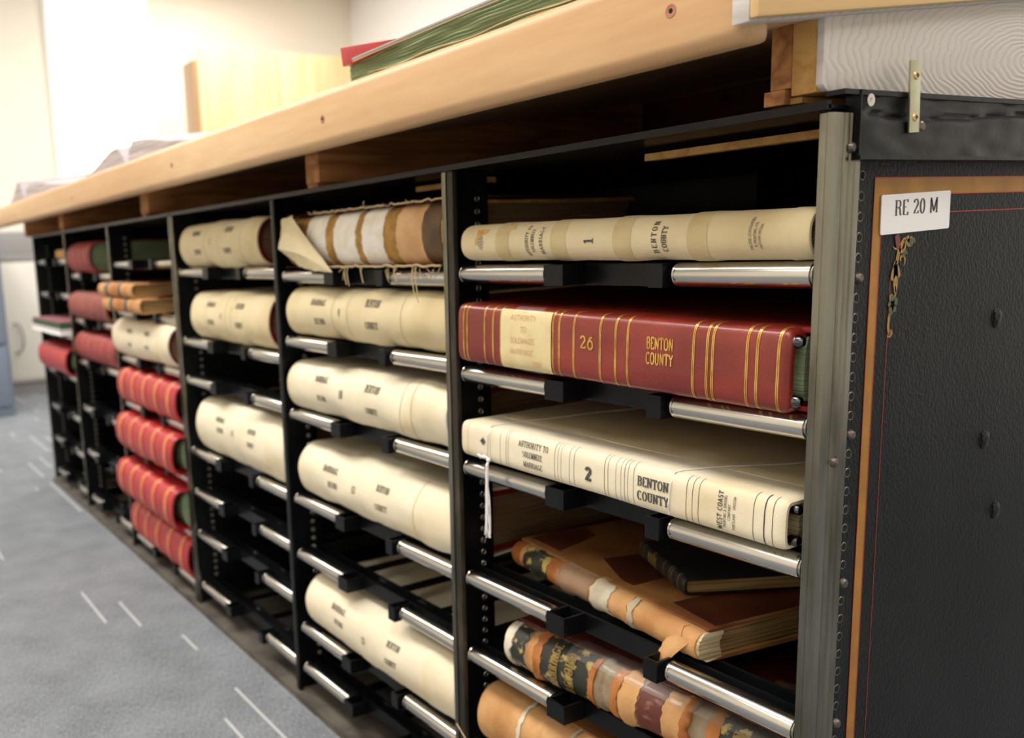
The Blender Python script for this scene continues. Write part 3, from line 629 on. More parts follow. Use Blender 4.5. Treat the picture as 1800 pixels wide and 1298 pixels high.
# panel decoration (paint films on the enamel)
PX = -.0036
def pl(bm, pts, x=PX):
    bm.faces.new([bm.verts.new((x, a, b)) for a, b in pts]); return bm
gb = bmesh.new()
Yb0, Yb1, Zt, Zb = .0745, .0855, .882, .8685
pl(gb, [(Yb0, Zt), (Yb0, .012), (Yb1, .012), (Yb1, Zb)]); pl(gb, [(Yb0, Zt), (Yb1, Zb), (.62, Zb), (.62, Zt)]); pl(gb, [(.609, Zb), (.609, .012), (.62, .012), (.62, Zb)])
obj('gold_band', gb, M['goldpaint'], side)
rb = bmesh.new(); wl = .0009
for a, b, c, d in ((Yb0-wl, Yb0, .012, Zt+wl), (Yb1, Yb1+wl, .012, Zb), (Yb0, .621, Zt, Zt+wl), (Yb1, .609, Zb-wl, Zb), (.620, .621, .012, Zt), (.608, .609, .012, Zb-wl)): pl(rb, [(a, c), (b, c), (b, d), (a, d)], PX+.0002)
for a, b, c, d in ((.1035, .1041, .012, .795), (.1041, .60, .8515, .8523), (.5995, .6001, .012, .8515)): pl(rb, [(a, c), (b, c), (b, d), (a, d)], PX+.0001)
obj('red_pinline', rb, M['redline'], side)
def scroll(bm, pts, w, x=PX+.0003):
    prev = None
    for i, p in enumerate(pts):
        a = pts[max(i-1, 0)]; b = pts[min(i+1, len(pts)-1)]; dx, dy = b[0]-a[0], b[1]-a[1]; l = math.hypot(dx, dy) or 1e-6
        ww = 1.45*w*math.sin(math.pi*min(1, (i+.6)/(len(pts))))**.7
        c = [bm.verts.new((x, p[0]-dy/l*ww, p[1]+dx/l*ww)), bm.verts.new((x, p[0]+dy/l*ww, p[1]-dx/l*ww))]
        if prev: bm.faces.new((prev[0], prev[1], c[1], c[0]))
        prev = c
def spiral(cy, cz, r0, a0, turns, sgn=1, n=18): return [(cy+r0*(1-.8*i/n)*math.cos(math.radians(a0)+sgn*turns*2*math.pi*i/n), cz+r0*(1-.8*i/n)*math.sin(math.radians(a0)+sgn*turns*2*math.pi*i/n)) for i in range(n+1)]
og = bmesh.new()
scroll(og, [(.128, .832), (.120, .829), (.114, .820), (.111, .808), (.109, .798)], .0017)
scroll(og, spiral(.1175, .8235, .007, 60, -.8), .0011); scroll(og, spiral(.110, .826, .005, 200, .8), .0009); scroll(og, spiral(.130, .829, .006, 160, .9), .0013)
scroll(og, spiral(.119, .812, .006, -60, .8), .0008)
for dx, dz, ln in ((-.0055, -.013, 1), (.002, -.02, 1.2), (.007, -.012, .9), (-.003, .004, .5)): scroll(og, [(.1105, .808), (.1105+dx*.5, .808+dz*.6*ln), (.1105+dx*.9, .808+dz*ln)], .0026)
scroll(og, [(.1115, .79), (.113, .784), (.1105, .779), (.1065, .778)], .0008); scroll(og, spiral(.1075, .781, .005, -40, -.7), .0008)
scroll(og, [(.107, .769), (.1045, .762), (.104, .754), (.106, .7475)], .0012); scroll(og, spiral(.107, .7495, .0045, -150, .7), .0011)
obj('scroll_ornament', og, M['ogold'], side)
og = bmesh.new()
scroll(og, spiral(.1335, .826, .004, 0, .8), .0018, PX+.0004); scroll(og, spiral(.1235, .8165, .0028, 0, .8), .0015, PX+.0004)
for a in range(0, 360, 72): scroll(og, [(.109, .7735), (.109+.004*math.cos(math.radians(a+20)), .7735+.005*math.sin(math.radians(a+20))), (.109+.0065*math.cos(math.radians(a+40)), .7735+.009*math.sin(math.radians(a+40)))], .0023, PX+.0004)
obj('scroll_ornament', og, M['ogreen'], side)
og = bmesh.new(); scroll(og, [(.109, .834), (.1115, .829), (.1125, .822)], .0026, PX+.0004)
for a in range(0, 360, 90): scroll(og, [(.109, .7735), (.1105*1+.0012*math.cos(math.radians(a))-.0015, .7735+.0012*math.sin(math.radians(a)))], .0012, PX+.0006)
obj('scroll_ornament', og, M['ored'], side)
hb = bmesh.new(); z = .8845
HOLEY = .0565
k = 0
ks = []
while z > .03:
    if k % 8 == 5 and k > 0: ks.append(z)
    else: lathe([(0, .0031), (.0004, .0030), (.0004, 0)], (-.0040, HOLEY, z), (1, 0, 0), 14, hb)
    z -= .01695; k += 1
obj('peg_hole', hb, M['hole'], side)
rb2 = bmesh.new(); z = .8845
for q in range(51): 
    zz = .8845-.01695*q
    if zz > .03 and q % 8 != 5: lathe([(0, .0044), (.0004, .0040), (.0002, .0031)], (-.0040, HOLEY-.0002, zz), (1, 0, 0), 14, rb2)
obj('hole_rim', rb2, M['iron'], side)
for z in ks: obj('rivet', lathe([(0, .005), (.002, .0046), (.0038, .003), (.0044, 0)], (-.004, HOLEY, z), (1, 0, 0), 14), M['iron'], side, smooth=True)
for yy, zz in ((.285, .748), (.279, .628), (.31, .55)):
    d = bmesh.new(); bmesh.ops.create_icosphere(d, subdivisions=3, radius=.007)
    for v in d.verts: v.co = Vector((v.co.x*.35, v.co.y, v.co.z*1.3))*(1+.3*noise.noise(v.co*300))+Vector((-.0035, yy, zz))
    obj('dent', d, M['cap'], side, smooth=True)
# white card : tilted, reads RE 20 M
cd = thing('shelf_card', 'white paper card printed RE 20 M taped to the black end panel', 'label card', (-.0030, .0835, .8345)); cd.rotation_euler = (math.radians(1.5), 0, 0)
W_, H_ = .1045, .0335
rr = .002; pts = []
for cx, cz, a0 in ((W_-rr, rr, -90), (W_-rr, H_-rr, 0), (rr, H_-rr, 90), (rr, rr, 180)):
    pts += [(cx+rr*math.cos(math.radians(a0+i*22.5)), cz+rr*math.sin(math.radians(a0+i*22.5))) for i in range(5)]
obj('card', prism(pts, 'X', 0, .0008), M['white'], cd)
lt = bmesh.new(); letters(lt, 'RE 20 M', .0125, lambda u, v: Vector((.0010, W_*.50+u, .0155+v)), hw=.10, hh=.022, wide=1.1, gap=.09, serif=.05)
obj('lettering', lt, M['ink'], cd)

# ================================================================== SLOPED READING COUNTER AND BEAMS
SL = .119
zt = lambda y: 1.0065+SL*y        # underside of the sloping top
CT = thing('reading_counter', 'long honey-coloured wooden sloping counter top running over both ledger cabinets', 'counter', (0, 0, 0))
sb = bmesh.new(); prism([(-.052, zt(-.052)), (-.052, zt(-.052)+.057), (.80, zt(.80)+.057), (.80, zt(.80))], 'X', -3.62, -.016, sb)
obj('top', sb, M['wood'], CT)
fb = bmesh.new(); r = .012; pr = []
for cy, cz, a0 in ((-.052-.004, .9835+.004, -90), (-.052-.0, 1.0575-.002, 0), (-.088+r, 1.0575-r, 90), (-.088+r, .9835+r, 180)):
    rad = r if cy < -.07 else .002
    pr += [(cy+rad*math.cos(math.radians(a0+i*18)), cz+rad*math.sin(math.radians(a0+i*18))) for i in range(6)]
NX = 160; xs = [-3.64+(3.64-.0205)*i/NX for i in range(NX+1)]+[-.0165, -.0135, -.012]
ins_ = {NX: 0, NX+1: .001, NX+2: .004, NX+3: .009}
rings = []
cyc = (-.070, 1.022)
for i, x in enumerate(xs):
    q = ins_.get(i, 0); ring = []
    for (a, b) in pr:
        nb = .0006*noise.noise(Vector((x*5, a*30, b*30)))
        ring.append(fb.verts.new((x, a+(cyc[0]-a)*q/.018+nb, b+(cyc[1]-b)*q/.038+nb)))
    rings.append(ring)
for A, B in zip(rings, rings[1:]):
    n = len(A)
    for k in range(n): fb.faces.new((A[k], A[(k+1) % n], B[(k+1) % n], B[k]))
fb.faces.new(rings[0]); fb.faces.new(rings[-1][::-1])
fbo = obj('front_board', fb, M['wood'], CT, smooth=True, angle=50)
for x, z in ((-.0785, 1.0205), (-.665, 1.019), (-1.28, 1.019), (-2.10, 1.012)):
    s_ = bmesh.new(); lathe([(0, .0055), (.0004, .0052), (.0002, .0030), (-.0006, .0016)], (x, -.0882, z), (0, -1, 0), 18, s_)
    so = obj('screw', s_, M['screwpink'], fbo)
    obj('screw_hole', lathe([(0, .0022), (.0003, .0)], (x, -.0884, z), (0, -1, 0), 12), M['hole'], so)
# end boards along the slope
def endboard(nm, x0, x1, yf, lo, hi, m_, bev=.0015):
    b_ = bmesh.new(); prism([(yf, zt(yf)+lo), (yf, zt(yf)+hi), (.80, zt(.80)+hi), (.80, zt(.80)+lo)], 'X', x0, x1, b_)
    return obj(nm, b_, m_, CT, bevel=bev)
endboard('end_board', -.0155, -.0005, -.096, -.001, .075, M['plank'])
endboard('end_trim', .0005, .0085, -.098, .0005, .078, M['woodY'], .003)
obj('rear_board', bx(-3.62, -.02, .735, .755, .66, 1.12), M['calfdark'], CT)  # added behind the beams to block light and keep the under-counter gap dark
for i, (x0, x1, nm, lab) in enumerate(((-.032, -.0105, 'painted', 'grey-painted tapered beam under the near end of the counter'), (-.889, -.845, 'b', 'second tapered brown beam from the near end, under the counter'),
      (-1.775, -1.715, 'b', 'third tapered brown beam, under the counter above the cabinet joint'), (-2.66, -2.605, 'b', 'fourth tapered brown beam, far under the counter'), (-3.262, -3.215, 'b', 'last brown beam at the far end under the counter'))):
    zb = .950
    b_ = bmesh.new(); prism([(.0, zb), (.0, zt(0)), (.72, zt(.72)), (.72, zb)], 'X', x0, x1, b_)
    if nm == 'painted':
        T = thing('support_beam', lab, 'beam', (0, 0, 0), 0, None)
        obj('sawn_core', b_, M['beamlight'], T, bevel=.0008)
        p_ = bmesh.new(); prism([(-.001, zb+.005), (-.001, zt(0)), (.72, zt(.72)), (.72, zb), (.006, zb), (.003, zb+.002)], 'X', x1, x1+.006, p_)
        obj('painted_face', p_, M['plank'], T, bevel=.0008)
    else:
        T = thing('support_beam', lab, 'beam', (0, 0, 0)); obj('timber', b_, M['beam'], T, bevel=.001)
        obj('cleat', prism([(.004, zb-.0065), (.004, zb-.0005), (.6, zb-.0005), (.6, zb-.0065)], 'X', x0-.002, x0+.03), M['beam'], T)
T = thing('wooden_blocking', 'short brown wooden block with stepped foot beside the grey-painted beam', 'block', (0, 0, 0))
obj('block', prism([(.002, .957), (.002, zt(0.002)), (.2, zt(.2)), (.2, .957)], 'X', -.0525, -.0335), M['beam'], T, bevel=.0008)
obj('foot', bx(-.056, -.037, -.001, .2, .9445, .9565), M['beam'], T, bevel=.0008)
obj('foot', bx(-.0365, -.026, .006, .2, .9445, .9492), M['beamlight'], T)
T = thing('mending_plate', 'zinc mending plate screwed over the joint of grey beam and black end cap', 'metal plate', (0, 0, 0))
pb = bx(.0138, .0158, -.0065, .0075, -.0285, .0285); P_ = obj('plate', pb, M['zinc'], T, bevel=.0004)
T.location = (0.0, .0905, .9455); T.rotation_euler = (math.radians(3.2), 0, 0)
for z in (.0165, -.0165):
    so = obj('screw', lathe([(0, .0036), (.0008, .0032), (.0012, .002), (.001, 0)], (.0158, .001, z), (1, 0, 0), 16), M['brass'], T, smooth=True)
    cr = bx(.0168, .0173, .0004, .0016, z-.0018, z+.0018); bx(.0168, .0173, -.0008, .0028, z-.0006, z+.0006, cr); obj('cross_slot', cr, M['iron'], so)
# battens seen under the cabinet top
for x0, x1, lab in ((-.262, -.02, 'thin wooden batten under the cabinet top in the nearest bay'), (-.70, -.53, 'thin wooden batten under the cabinet top in the second nearest bay')):
    o = obj('wood_batten', bx(x0, x1, .085, .10, .9225, .9300), M['beamlight'], None, bevel=.0008); tag(o, lab, 'batten')

# ================================================================== BOOKS : nearest bay
# --- ledger 1 : rounded canvas spine, lettering turned
L = .464; sp = Spine(L, .0435, .36, .022, 2.3, wob=.0006, seed=3, bands=[(-.151, .024, .0007), (-.0575, .024, .0007), (.0335, .024, .0007), (.124, .022, .0007), (.213, .005, .0006)])
T = thing('canvas_ledger', 'cream canvas ledger numbered 1 on the top rollers, lettering turned sideways', 'ledger', (-.2405, -.006, .8195), 0, None, 0, math.radians(.6))
cv = obj('canvas_jacket', shell(sp, .003, nx=60), M['canvas'], T, smooth=True, angle=50)
obj('page_block', pageblock(sp, .008, .004, .012), M['pages'], T, smooth=True, angle=30)
bm = bmesh.new()
for c, w_, h_ in sp.bands[:4]:
    b_ = bmesh.new(); strip(b_, sp, c-w_/2, c+w_/2, -sp.half*.98, sp.half*.98, .0003, nx=2); obj('raised_band', b_, M['canvas_band'], T, smooth=True)
def curved(xc, ac, bend, off=.0006): return lambda u, v: sp.pt(xc-v+bend*u*u, ac+u, off)
letters(bm, 'AUTHORITY TO', .0046, curved(-.106, .001, 9), hw=.075, hh=.04, wide=.74, gap=.16, serif=.1)
letters(bm, 'SOLEMNIZE', .0046, curved(-.0965, .001, 9), hw=.075, hh=.04, wide=.74, gap=.16, serif=.1)
letters(bm, 'MARRIAGE', .0048, curved(-.0825, .001, 9), hw=.075, hh=.045, wide=.9, gap=.2, serif=.1)
letters(bm, '1', .0125, rotd(sp, -.0060, -.001), hw=.085, hh=.05, wide=1.0, serif=.13)
letters(bm, 'BENTON', .0058, curved(.0770, .001, 7), hw=.09, hh=.04, wide=.85, gap=.34, serif=.1)
letters(bm, 'COUNTY', .0058, curved(.0890, -.001, 10), hw=.09, hh=.04, wide=.8, gap=.12, serif=.1)
obj('lettering', bm, M['ink'], T)
bm = bmesh.new()
letters(bm, 'PACIFIC STATIONERY', .0028, curved(.1800, .002, 9), hw=.09, hh=.06, wide=.8, serif=0)
letters(bm, '& PRINTING CO.', .0028, curved(.1850, .001, 9), hw=.09, hh=.06, wide=.8, serif=0)
letters(bm, 'PORTLAND OREGON', .0022, curved(.1890, -.001, 20), hw=.09, hh=.06, wide=.8, serif=0)
obj('stamp', bm, M['inksoft'], T)
bm = bmesh.new()
for k in range(26):
    a = k*2.4; r_ = .0011*math.sqrt(k); strip(bm, sp, -.191+r_*math.cos(a)-.0006, -.191+r_*math.cos(a)+.0006, r_*1.5*math.sin(a)-.0008, r_*1.5*math.sin(a)+.0008, .0005, na=2)
obj('ornament', bm, M['inkgreen'], T)
bm = bmesh.new()
for x, w_, a0, a1 in ((-.196, .010, .004, .016), (-.188, .016, .011, .018), (-.138, .010, .014, .02), (-.199, .006, -.001, .006)): strip(bm, sp, x-w_/2, x+w_/2, a0, a1, .0004, na=10, nx=8, rag=.004, ragx=.005)
obj('rust_stain', bm, mat('rust_stain', lin(206, 158, 84), .8, col2=lin(214, 186, 132), nscale=60), T)

# --- ledger 26 : oxblood leather loose-leaf binder
L = .455; sp = Spine(L, .0730, .38, .020, 4.6, wob=.0003, seed=5); sp.endin = .005
T = thing('leather_ledger', 'glossy oxblood ledger 26 with gilt lines and a yellowed note, near the top right', 'ledger', (-.2455, -.014, .6925), math.radians(.3), None, 0, math.radians(1.1))
obj('spine_cover', shell(sp, .004, nx=70, back=1), M['red'], T, smooth=True, angle=60)
bm = bx(-L/2+.028, L/2+.0095, .022, .38, .0685, .0725); bx(-L/2+.028, L/2+.0095, .022, .38, .001, .005, bm)
obj('board', bm, M['redcloth'], T, bevel=.0012)
q = Spine(L+.012, .063, .37, .014, 3.0)
pbm = pageblock(q, .004, .004, .016); bmesh.ops.translate(pbm, verts=pbm.verts, vec=(0, .004, .006)); obj('page_block', pbm, M['pagesgreen'], T, smooth=True, angle=30)
for z_ in (.062, .011):
    obj('metal_hinge', lathe([(0, 0), (0, .0035), (.004, .0055), (.009, .0055), (.012, .0035), (.012, 0)], (L/2-.006, .010 if z_ > .03 else .011, z_), (1, .2, 0), 16), M['blackchrome'], T, smooth=True)
def X26(px):  # distance along the spine of the tooled lines, from the left end
    return px
bm = bmesh.new()
for xl in (-.2285, -.2145, -.2075, -.1735, -.1575, -.1435, -.0555, -.0455, -.0235, .0145, .0355, .0515, .1305, .1455, .1515, .1865, .1965, .2165):
    for k in (-1, 1):
        xx = xl+.0025+k*.0008
        strip(bm, sp, xx-.00055, xx+.00055, -sp.half*.985, sp.half*.985, .0004, na=40)
obj('gilt_line', bm, M['gold'], T)
bm = bmesh.new()
letters(bm, '26', .0130, up(sp, -.0020, -.0005), hw=.085, hh=.075, wide=1.15, gap=.1, serif=0)
letters(bm, 'BENTON', .0110, up(sp, .0940, .0075), hw=.065, hh=.075, wide=.60, gap=.06, serif=0)
letters(bm, 'COUNTY', .0110, up(sp, .0940, -.0075), hw=.065, hh=.075, wide=.60, gap=.06, serif=0)
obj('lettering', bm, M['gold'], T)
bm = bmesh.new(); strip(bm, sp, -.1400, -.0550, -.0350, .0345, .0012, na=40, nx=4); nt_ = obj('paper_note', bm, M['note'], T, smooth=True)
bm = bmesh.new()
for tx, xx, aa in (('AUTHORITY', -.101, .0225), ('TO', -.100, .0095), ('SOLEMNIZE', -.102, -.0035), ('MARRIAGE', -.103, -.0165), ('1989', -.078, -.0285)):
    letters(bm, tx, .0062, up(sp, xx, aa, .0016), hw=.05, hh=.05, wide=1.0, serif=0)
obj('handwriting', bm, M['faintink'], nt_)
bm = bmesh.new(); strip(bm, sp, -.118, -.072, .031, .042, .0016, na=8); strip(bm, sp, -.110, -.070, -.041, -.030, .0016, na=8)
obj('sticky_tape', bm, M['film'], nt_, smooth=True)

# --- ledger 2 : pale canvas binder tied with white string
L = .456; sp = Spine(L, .0460, .37, .013, 3.4, wob=.0009, seed=8); sp.endin = .002
T = thing('canvas_ledger', 'pale canvas ledger numbered 2, tied with white string and a hanging tassel', 'ledger', (-.2475, -.008, .5690), math.radians(.5), None, 0, math.radians(1.0))
obj('canvas_jacket', shell(sp, .003, nx=70), M['canvas_white'], T, smooth=True, angle=55)
bm = bx(-L/2+.02, L/2+.005, .055, .37, .0452, .0466); obj('board', bm, M['canvas'], T, bevel=.0012)
q = Spine(L, .040, .36, .012, 2.4); pbm = pageblock(q, .001, .002, .018, rag=.003); bmesh.ops.translate(pbm, verts=pbm.verts, vec=(.0, .004, .0032)); obj('page_block', pbm, M['pages'], T, smooth=True, angle=30)
for z_ in (.037, .009):
    obj('metal_hinge', lathe([(0, 0), (0, .0032), (.003, .0048), (.009, .0048), (.011, .003), (.011, 0)], (L/2-.005, .013, z_), (1, .25, 0), 16), M['blackchrome'], T, smooth=True)
bm = bmesh.new()
for x_, w_ in ((-.213, .3), (-.168, .3), (-.150, .35), (-.139, .5), (-.135, .45), (-.055, .5), (-.050, .4), (-.045, .35), (-.032, .4), (-.025, .5), (.020, .5), (.025, .45), (.036, .35), (.043, .35), (.048, .55), (.0525, .45), (.060, .45), (.125, .55), (.132, .5), (.139, .5), (.198, .55), (.209, 1.1), (.217, .6)):
    strip(bm, sp, x_-w_*.0005, x_+w_*.0005, -sp.half*.93, sp.half*.93, .0003, na=30)
obj('ruled_line', bm, M['line'], T)
bm = bmesh.new()
letters(bm, 'AUTHORITY TO', .0066, up(sp, -.091, .0100), hw=.07, hh=.04, wide=.78, gap=.12, serif=.06)
letters(bm, 'SOLEMNIZE', .0066, up(sp, -.092, -.0020), hw=.07, hh=.04, wide=.72, gap=.1, serif=.06)
letters(bm, 'MARRIAGE', .0062, up(sp, -.091, -.0135), hw=.07, hh=.04, wide=.78, gap=.1, serif=.06)
letters(bm, '2', .0140, up(sp, -.0035, -.0085), hw=.15, hh=.10, wide=1.05, serif=0)
letters(bm, 'BENTON', .0092, up(sp, .0850, .0025), hw=.1, hh=.045, wide=.84, gap=.1, serif=.08)
letters(bm, 'COUNTY', .0092, up(sp, .0850, -.0125), hw=.1, hh=.045, wide=.84, gap=.1, serif=.08)
letters(bm, 'WEST COAST', .0050, rotd(sp, .1655, 0), hw=.09, hh=.07, wide=.86, gap=.16, serif=0)
letters(bm, 'PRINTING & BINDING', .0029, rotd(sp, .1700, 0), hw=.07, hh=.05, wide=.8, gap=.1, serif=0)
letters(bm, 'COMPANY', .0029, rotd(sp, .1745, 0), hw=.07, hh=.05, wide=.85, gap=.12, serif=0)
letters(bm, 'PORTLAND - OREGON', .0026, rotd(sp, .1795, 0), hw=.08, hh=.05, wide=.85, gap=.16, serif=0)
obj('lettering', bm, M['ink'], T)
bm = bmesh.new(); prev = None
scl = [sp.pt(-.182+u, v+.003, .0006) for u, v in ((-.006, 0), (0, .005), (.005, 0), (0, -.005))]; bm.faces.new([bm.verts.new(p) for p in scl]); obj('ornament', bm, M['ink'], T)
# string loops and tassel
def loop(xs_, slant):
    pts = []
    for k in range(31):
        a = -sp.half-.02+(2*sp.half+.26)*k/30
        pts.append(sp.pt(xs_+slant*max(0, a-sp.half)+.0015*math.sin(a*60), a, .0011))
    return pts
obj('binding_string', tube(loop(-.1735, .18), .0007, 6), M['whitethread'], T, smooth=True)
obj('binding_string', tube(loop(.1060, .45), .0007, 6), M['whitethread'], T, smooth=True)
bm = bmesh.new(); k0 = sp.pt(-.170, -.016, .002)
for i in range(10):
    a = i/9-.5; l = .094+.012*random.random()
    pts = [k0+Vector((a*.001, 0, 0))]+[k0+Vector((a*.012*f**1.6+.006*f+.0012*math.sin(f*9+i), -.004-.003*f+.001*math.sin(f*5+i*2), -l*f)) for f in (.08, .2, .35, .5, .65, .8, .9, 1)]
    tube(pts, .0007, 6, bm)
for i in range(4): tube([k0+Vector((-.003+i*.0006, -.001, .001)), k0+Vector((-.008, -.003, .003-.001*i)), k0+Vector((-.013-.002*i, -.003, -.001+.001*i)), k0+Vector((-.016, -.001, -.003+.002*i))], .0009, 6, bm)
bmesh.ops.create_icosphere(bm, subdivisions=2, radius=.003, matrix=Matrix.Translation(k0+Vector((0, -.001, -.002))))
obj('tassel', bm, M['whitethread'], T, smooth=True)

# --- peeling calf ledger on the fourth rollers
def sect_book(T, sp, secs, nx=3, wob=0):
    """spine made of differently worn sections: (x0,x1,material,offset,a0,a1,partname)"""
    for (x0, x1, mt, off, a0, a1, nm) in secs:
        bm = bmesh.new(); strip(bm, sp, x0, x1, sp.half*a0, sp.half*a1, off, na=26, nx=max(2, int((x1-x0)/.005)), rag=.003, ragx=.004, skirt=off+.0004)
        obj(nm, bm, M[mt], T, smooth=True, angle=60)
L = .338; sp = Spine(L, .0330, .215, .016, 2.0, wob=.0016, seed=11, bands=[(-.115, .012, .002), (-.052, .012, .0022), (.008, .012, .0022), (.066, .012, .0012)])
T = thing('worn_ledger', 'brown calf ledger with peeling orange spine lying askew below ledger 2', 'ledger', (-.302, .044, .4080), math.radians(-7.5))
obj('cover', shell(sp, .003, nx=60), M['tan'], T, smooth=True, angle=55)
obj('page_block', pageblock(sp, .002, .0034, .010, rag=.004), M['pagesbrown'], T, smooth=True, angle=30)
bm = bmesh.new()
v = [(-L/2-.002, .018), (L/2+.003, .018), (L/2+.004, .216), (-L/2-.002, .216)]
prism([(a, b) for a, b in v], 'Z', .0322, .0352, bm); prism([(a, b) for a, b in v], 'Z', -.001, .0018, bm)
obj('board', bm, M['calf'], T, bevel=.0011)
bm = bmesh.new(); prism([(-.05, .06), (.02, .032), (.04, .032), (.03, .16), (-.03, .19)], 'Z', .0353, .0356, bm); prism([(.10, .036), (.168, .030), (.168, .21), (.10, .14)], 'Z', .0353, .0356, bm); prism([(-.165, .03), (-.10, .03), (-.13, .11), (-.165, .12)], 'Z', .0353, .0356, bm)
obj('leather_patch', bm, M['calfdark'], T)
sect_book(T, sp, [(-.169, -.150, 'tanorange', .0012, -.95, .95, 'leather_wrap'), (-.140, -.086, 'blacklabel', .0014, -1.05, .9, 'title_label'), (-.086, -.060, 'tanorange', .0012, -1, .95, 'leather_wrap'),
   (-.060, .004, 'calf', .0008, -.9, .9, 'leather_wrap'), (.006, .036, 'greypaper', .0016, -1.1, .9, 'paper_remnant'), (.040, .068, 'tan', .0012, -1.05, .95, 'leather_wrap'), (.070, .077, 'greypaper', .0020, -1, .95, 'cord_band'), (.079, .150, 'tan', .0010, -1, .9, 'leather_wrap')])
bm = bmesh.new(); strip(bm, sp, -.064, .004, -sp.half*.9, sp.half*1.1, .0028, na=20, nx=8); obj('clear_tape', bm, M['film'], T, smooth=True)
bm = bmesh.new()  # torn flap hanging from the foot of the spine
g = []
for i in range(9):
    f = i/8; row = []
    for j in range(6):
        u = j/5; wdt = .030*(1-.45*f); row.append(bm.verts.new((.150-.016*f-wdt*(.5-u)*1.0+.0025*noise.noise(Vector((f*8, u*6, 1))), .0035-.011*math.sin(f*1.5)-.003*math.sin(u*3), .024-.030*f-.004*math.sin(u*3.1)*f+.0025*noise.noise(Vector((f*9, u*9, 4))))))
    g.append(row)
for i in range(8):
    for j in range(5): bm.faces.new((g[i][j], g[i+1][j], g[i+1][j+1], g[i][j+1]))
obj('torn_flap', bm, M['tan'], T, smooth=True)
qs = Spine(.024, .0315, .04, .015, 2.0); b2 = pageblock(qs, .0, .0008, .0005, rag=.004); bmesh.ops.translate(b2, verts=b2.verts, vec=(L/2-.008, .0035, .0004)); obj('exposed_sections', b2, M['pages'], T, smooth=True)
# small black books on and behind it
def plain_book(label, loc, rz, L, D, t, cover, edge, gild=None, gx=(), words=0, cat='book', nm='black_book', group=None, rx=0):
    sp = Spine(L, t, D, .006, 2.2); T = thing(nm, label, cat, loc, rz, group, rx)
    obj('cover', shell(sp, .002, nx=16, back=2), M[cover], T, smooth=True, angle=50); obj('page_block', pageblock(sp, .004, .0022, .006), M[edge], T, smooth=True, angle=30)
    if gild:
        bm = bmesh.new()
        for x in gx: strip(bm, sp, x-.0008, x+.0008, off=.0004, na=12)
        for x in range(words): strip(bm, sp, -L*.25+x*.007, -L*.25+x*.007+.0045, -sp.half*.5, sp.half*.5, .0004, na=6)
        obj('gilt_line', bm, M[gild], T)
    return T
plain_book('slim black book with gilt lines lying on the peeling brown ledger', (-.264, .119, .4440), math.radians(-27), .138, .19, .021, 'blackcloth', 'pagesbrown', 'dullgold', (-.060, -.050, -.020, -.016, .012, .030, .036, .054), 4)
plain_book('black cloth book with gilt bands at the back of the shelf under ledger 2', (-.410, .297, .4085), math.radians(-10.5), .27, .2, .038, 'blackcloth', 'pagesbrown', 'dullgold', (-.128, -.085, -.081, -.045, -.041, .0, .004, .045, .049, .09, .094, .128), 5)

# --- crumbling record book on the fifth rollers
L = .405; sp = Spine(L, .0560, .34, .024, 2.1, wob=.0028, seed=21, bands=[(-.150, .008, .0028), (-.048, .008, .003), (-.010, .008, .003), (.066, .008, .003), (.100, .01, .003), (.176, .01, .003)])
T = thing('worn_ledger', 'crumbling ledger with flaking black title labels and orange bands, second lowest in the nearest bay', 'ledger', (-.2130, .020, .2985), math.radians(3.2))
obj('spine_lining', shell(sp, .004, nx=70), M['lining'], T, smooth=True, angle=60)
obj('page_block', pageblock(sp, .004, .005, .012), M['pagesbrown'], T, smooth=True, angle=30)
bm = prism([(-L/2, .026), (L/2, .026), (L/2, .34), (-L/2, .34)], 'Z', .0555, .0585); obj('board', bm, M['maroon'], T, bevel=.001)
sect_book(T, sp, [(-.2025, -.190, 'greypaper', .0028, -1.15, .95, 'paper_remnant'), (-.190, -.168, 'blacklabel', .0010, -.9, .9, 'title_label'), (-.164, -.148, 'tan', .0010, -1, .95, 'leather_wrap'), (-.149, -.139, 'tanorange', .0030, -1.05, 1.0, 'leather_wrap'),
   (-.139, -.062, 'blacklabel', .0020, -1.05, .95, 'title_label'), (-.062, -.053, 'tanorange', .0030, -1.0, .85, 'leather_wrap'), (-.028, -.018, 'tanorange', .0034, -1.05, .9, 'leather_wrap'), (-.018, .006, 'tan', .0022, -1.05, .95, 'leather_wrap'),
   (.008, .040, 'maroon', .0014, -1, .95, 'leather_wrap'), (.040, .068, 'tan', .0024, -1.05, .95, 'leather_wrap'), (.066, .074, 'tanorange', .0034, -1.05, .9, 'leather_wrap'), (.098, .108, 'tanorange', .0034, -1.0, .9, 'leather_wrap'),
   (.108, .172, 'blacklabel', .0020, -1.05, .95, 'title_label'), (.172, .182, 'tanorange', .0034, -1, .9, 'leather_wrap'), (.186, .202, 'maroon', .0016, -1, .95, 'leather_wrap')])
bm = bmesh.new()
letters(bm, 'MARRIAGE', .0125, rotd(sp, -.110, .004, .0036), hw=.1, hh=.035, wide=.62, gap=.1, serif=.09)
letters(bm, 'RECORD', .0125, rotd(sp, -.085, .003, .0036), hw=.1, hh=.035, wide=.75, gap=.12, serif=.09)
letters(bm, 'BENTON', .0125, rotd(sp, .136, .002, .0036), hw=.1, hh=.035, wide=.72, gap=.12, serif=.09)
letters(bm, 'COUNTY', .0125, rotd(sp, .161, .001, .0036), hw=.1, hh=.035, wide=.72, gap=.12, serif=.09)
obj('lettering', bm, M['dullgold'], T)
bm = bmesh.new(); strip(bm, sp, -.10, .2025, sp.half*.55, sp.half*1.35, .0045, na=12, nx=30); obj('clear_film', bm, M['film'], T, smooth=True)

